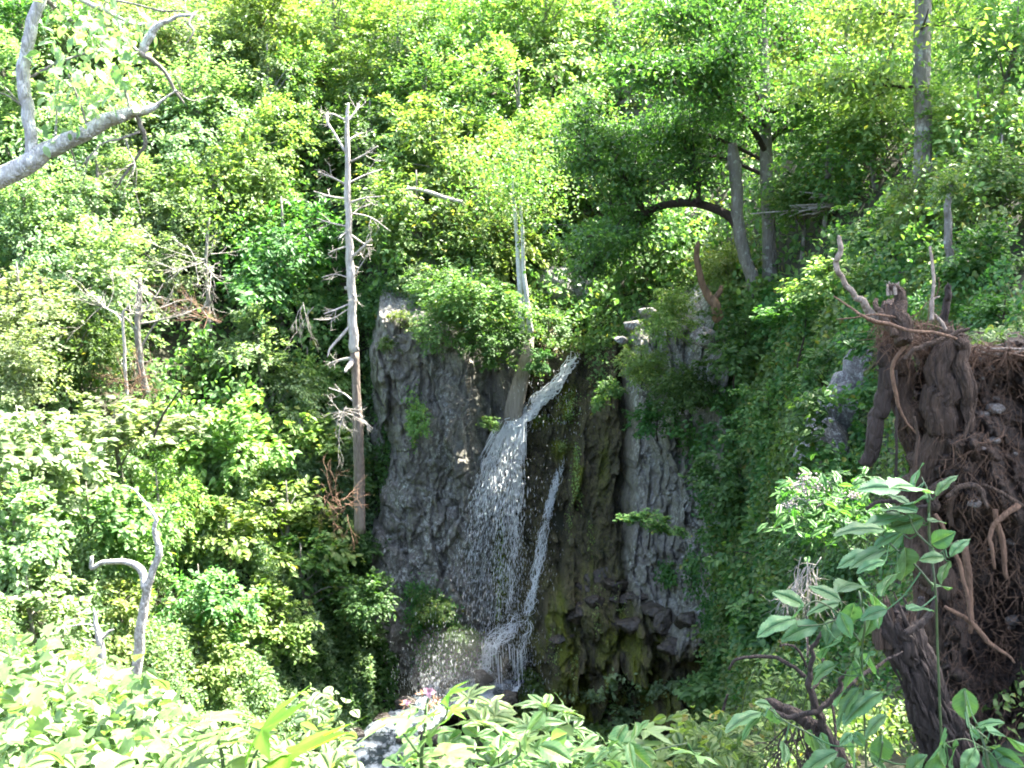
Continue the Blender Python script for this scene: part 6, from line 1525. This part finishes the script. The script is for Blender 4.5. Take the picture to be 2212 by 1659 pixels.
leafmass('low plants growing on top of the root plate at the right edge', 'low_plants', (2085, 712, 2330, 750), 110, 6.05, .5, 'mid', .042, 68, OV, 0, cat='plants')

leafmass('leafy creeper crossing the grey rock patches beside the hanging root', 'creeper', (1745, 838, 1905, 872), 70, 15.9, .4, 'mid', .11, 69, OV, .2, cat='creeper')
leafmass('leafy creeper along the left edge of the grey rock patches', 'creeper', (1722, 850, 1775, 1010), 70, 15.7, .4, 'dark', .11, 70, OV, .2, cat='creeper')
leafmass('leafy creeper below the lichened rock patch', 'creeper', (1760, 965, 1900, 1020), 70, 15.5, .4, 'mid', .11, 71, OV, .2, cat='creeper')
leafmass('leafy creeper over the top of the fissured rock patch', 'creeper', (1820, 715, 1900, 765), 40, 16.1, .4, 'dark', .11, 72, OV, .2, cat='creeper')

# ------------------------------------------------------------------ light, sky, camera
SUN_EL, SUN_AZ = math.radians(62), math.radians(60)      # azimuth measured from +Y (away from the camera) towards +X
sd = Vector((math.sin(SUN_AZ) * math.cos(SUN_EL), math.cos(SUN_AZ) * math.cos(SUN_EL), math.sin(SUN_EL)))
sl = bpy.data.lights.new('sun', 'SUN'); sl.energy = 5.0; sl.angle = math.radians(.53); sl.color = (1, .95, .84)
so = bpy.data.objects.new('sun', sl); COL.objects.link(so)
so.rotation_euler = sd.to_track_quat('Z', 'Y').to_euler(); so.location = sd * 60
w = bpy.data.worlds.new('World'); SC.world = w; w.use_nodes = True
nt = w.node_tree; nt.nodes.clear()
sk = nt.nodes.new('ShaderNodeTexSky'); sk.sky_type = 'NISHITA'; sk.sun_disc = False
sk.sun_elevation = SUN_EL; sk.sun_rotation = SUN_AZ; sk.dust_density = 4.0; sk.ozone_density = .4; sk.air_density = .8
bg = nt.nodes.new('ShaderNodeBackground'); bg.inputs[1].default_value = .15
wo = nt.nodes.new('ShaderNodeOutputWorld')
nt.links.new(sk.outputs[0], bg.inputs[0]); nt.links.new(bg.outputs[0], wo.inputs[0])
cd = bpy.data.cameras.new('camera'); co = bpy.data.objects.new('camera', cd); COL.objects.link(co)
cd.sensor_width = 36; cd.lens = FPX / 2212 * 36; cd.clip_start = .05; cd.clip_end = 500
co.location = (0, 0, 0); co.rotation_euler = (math.radians(90) - PITCH, 0, 0)
SC.camera = co
SC.view_settings.view_transform = 'Standard'; SC.view_settings.look = 'None'
SC.view_settings.exposure = 3.45; SC.view_settings.gamma = 1
cy = SC.cycles
cy.max_bounces = 7; cy.diffuse_bounces = 4; cy.glossy_bounces = 3; cy.transmission_bounces = 5; cy.transparent_max_bounces = 4
cy.sample_clamp_indirect = 6; cy.caustics_reflective = False; cy.caustics_refractive = False
cy.use_denoising = True
cy.pixel_filter_type = 'BLACKMAN_HARRIS'; cy.filter_width = 1.9
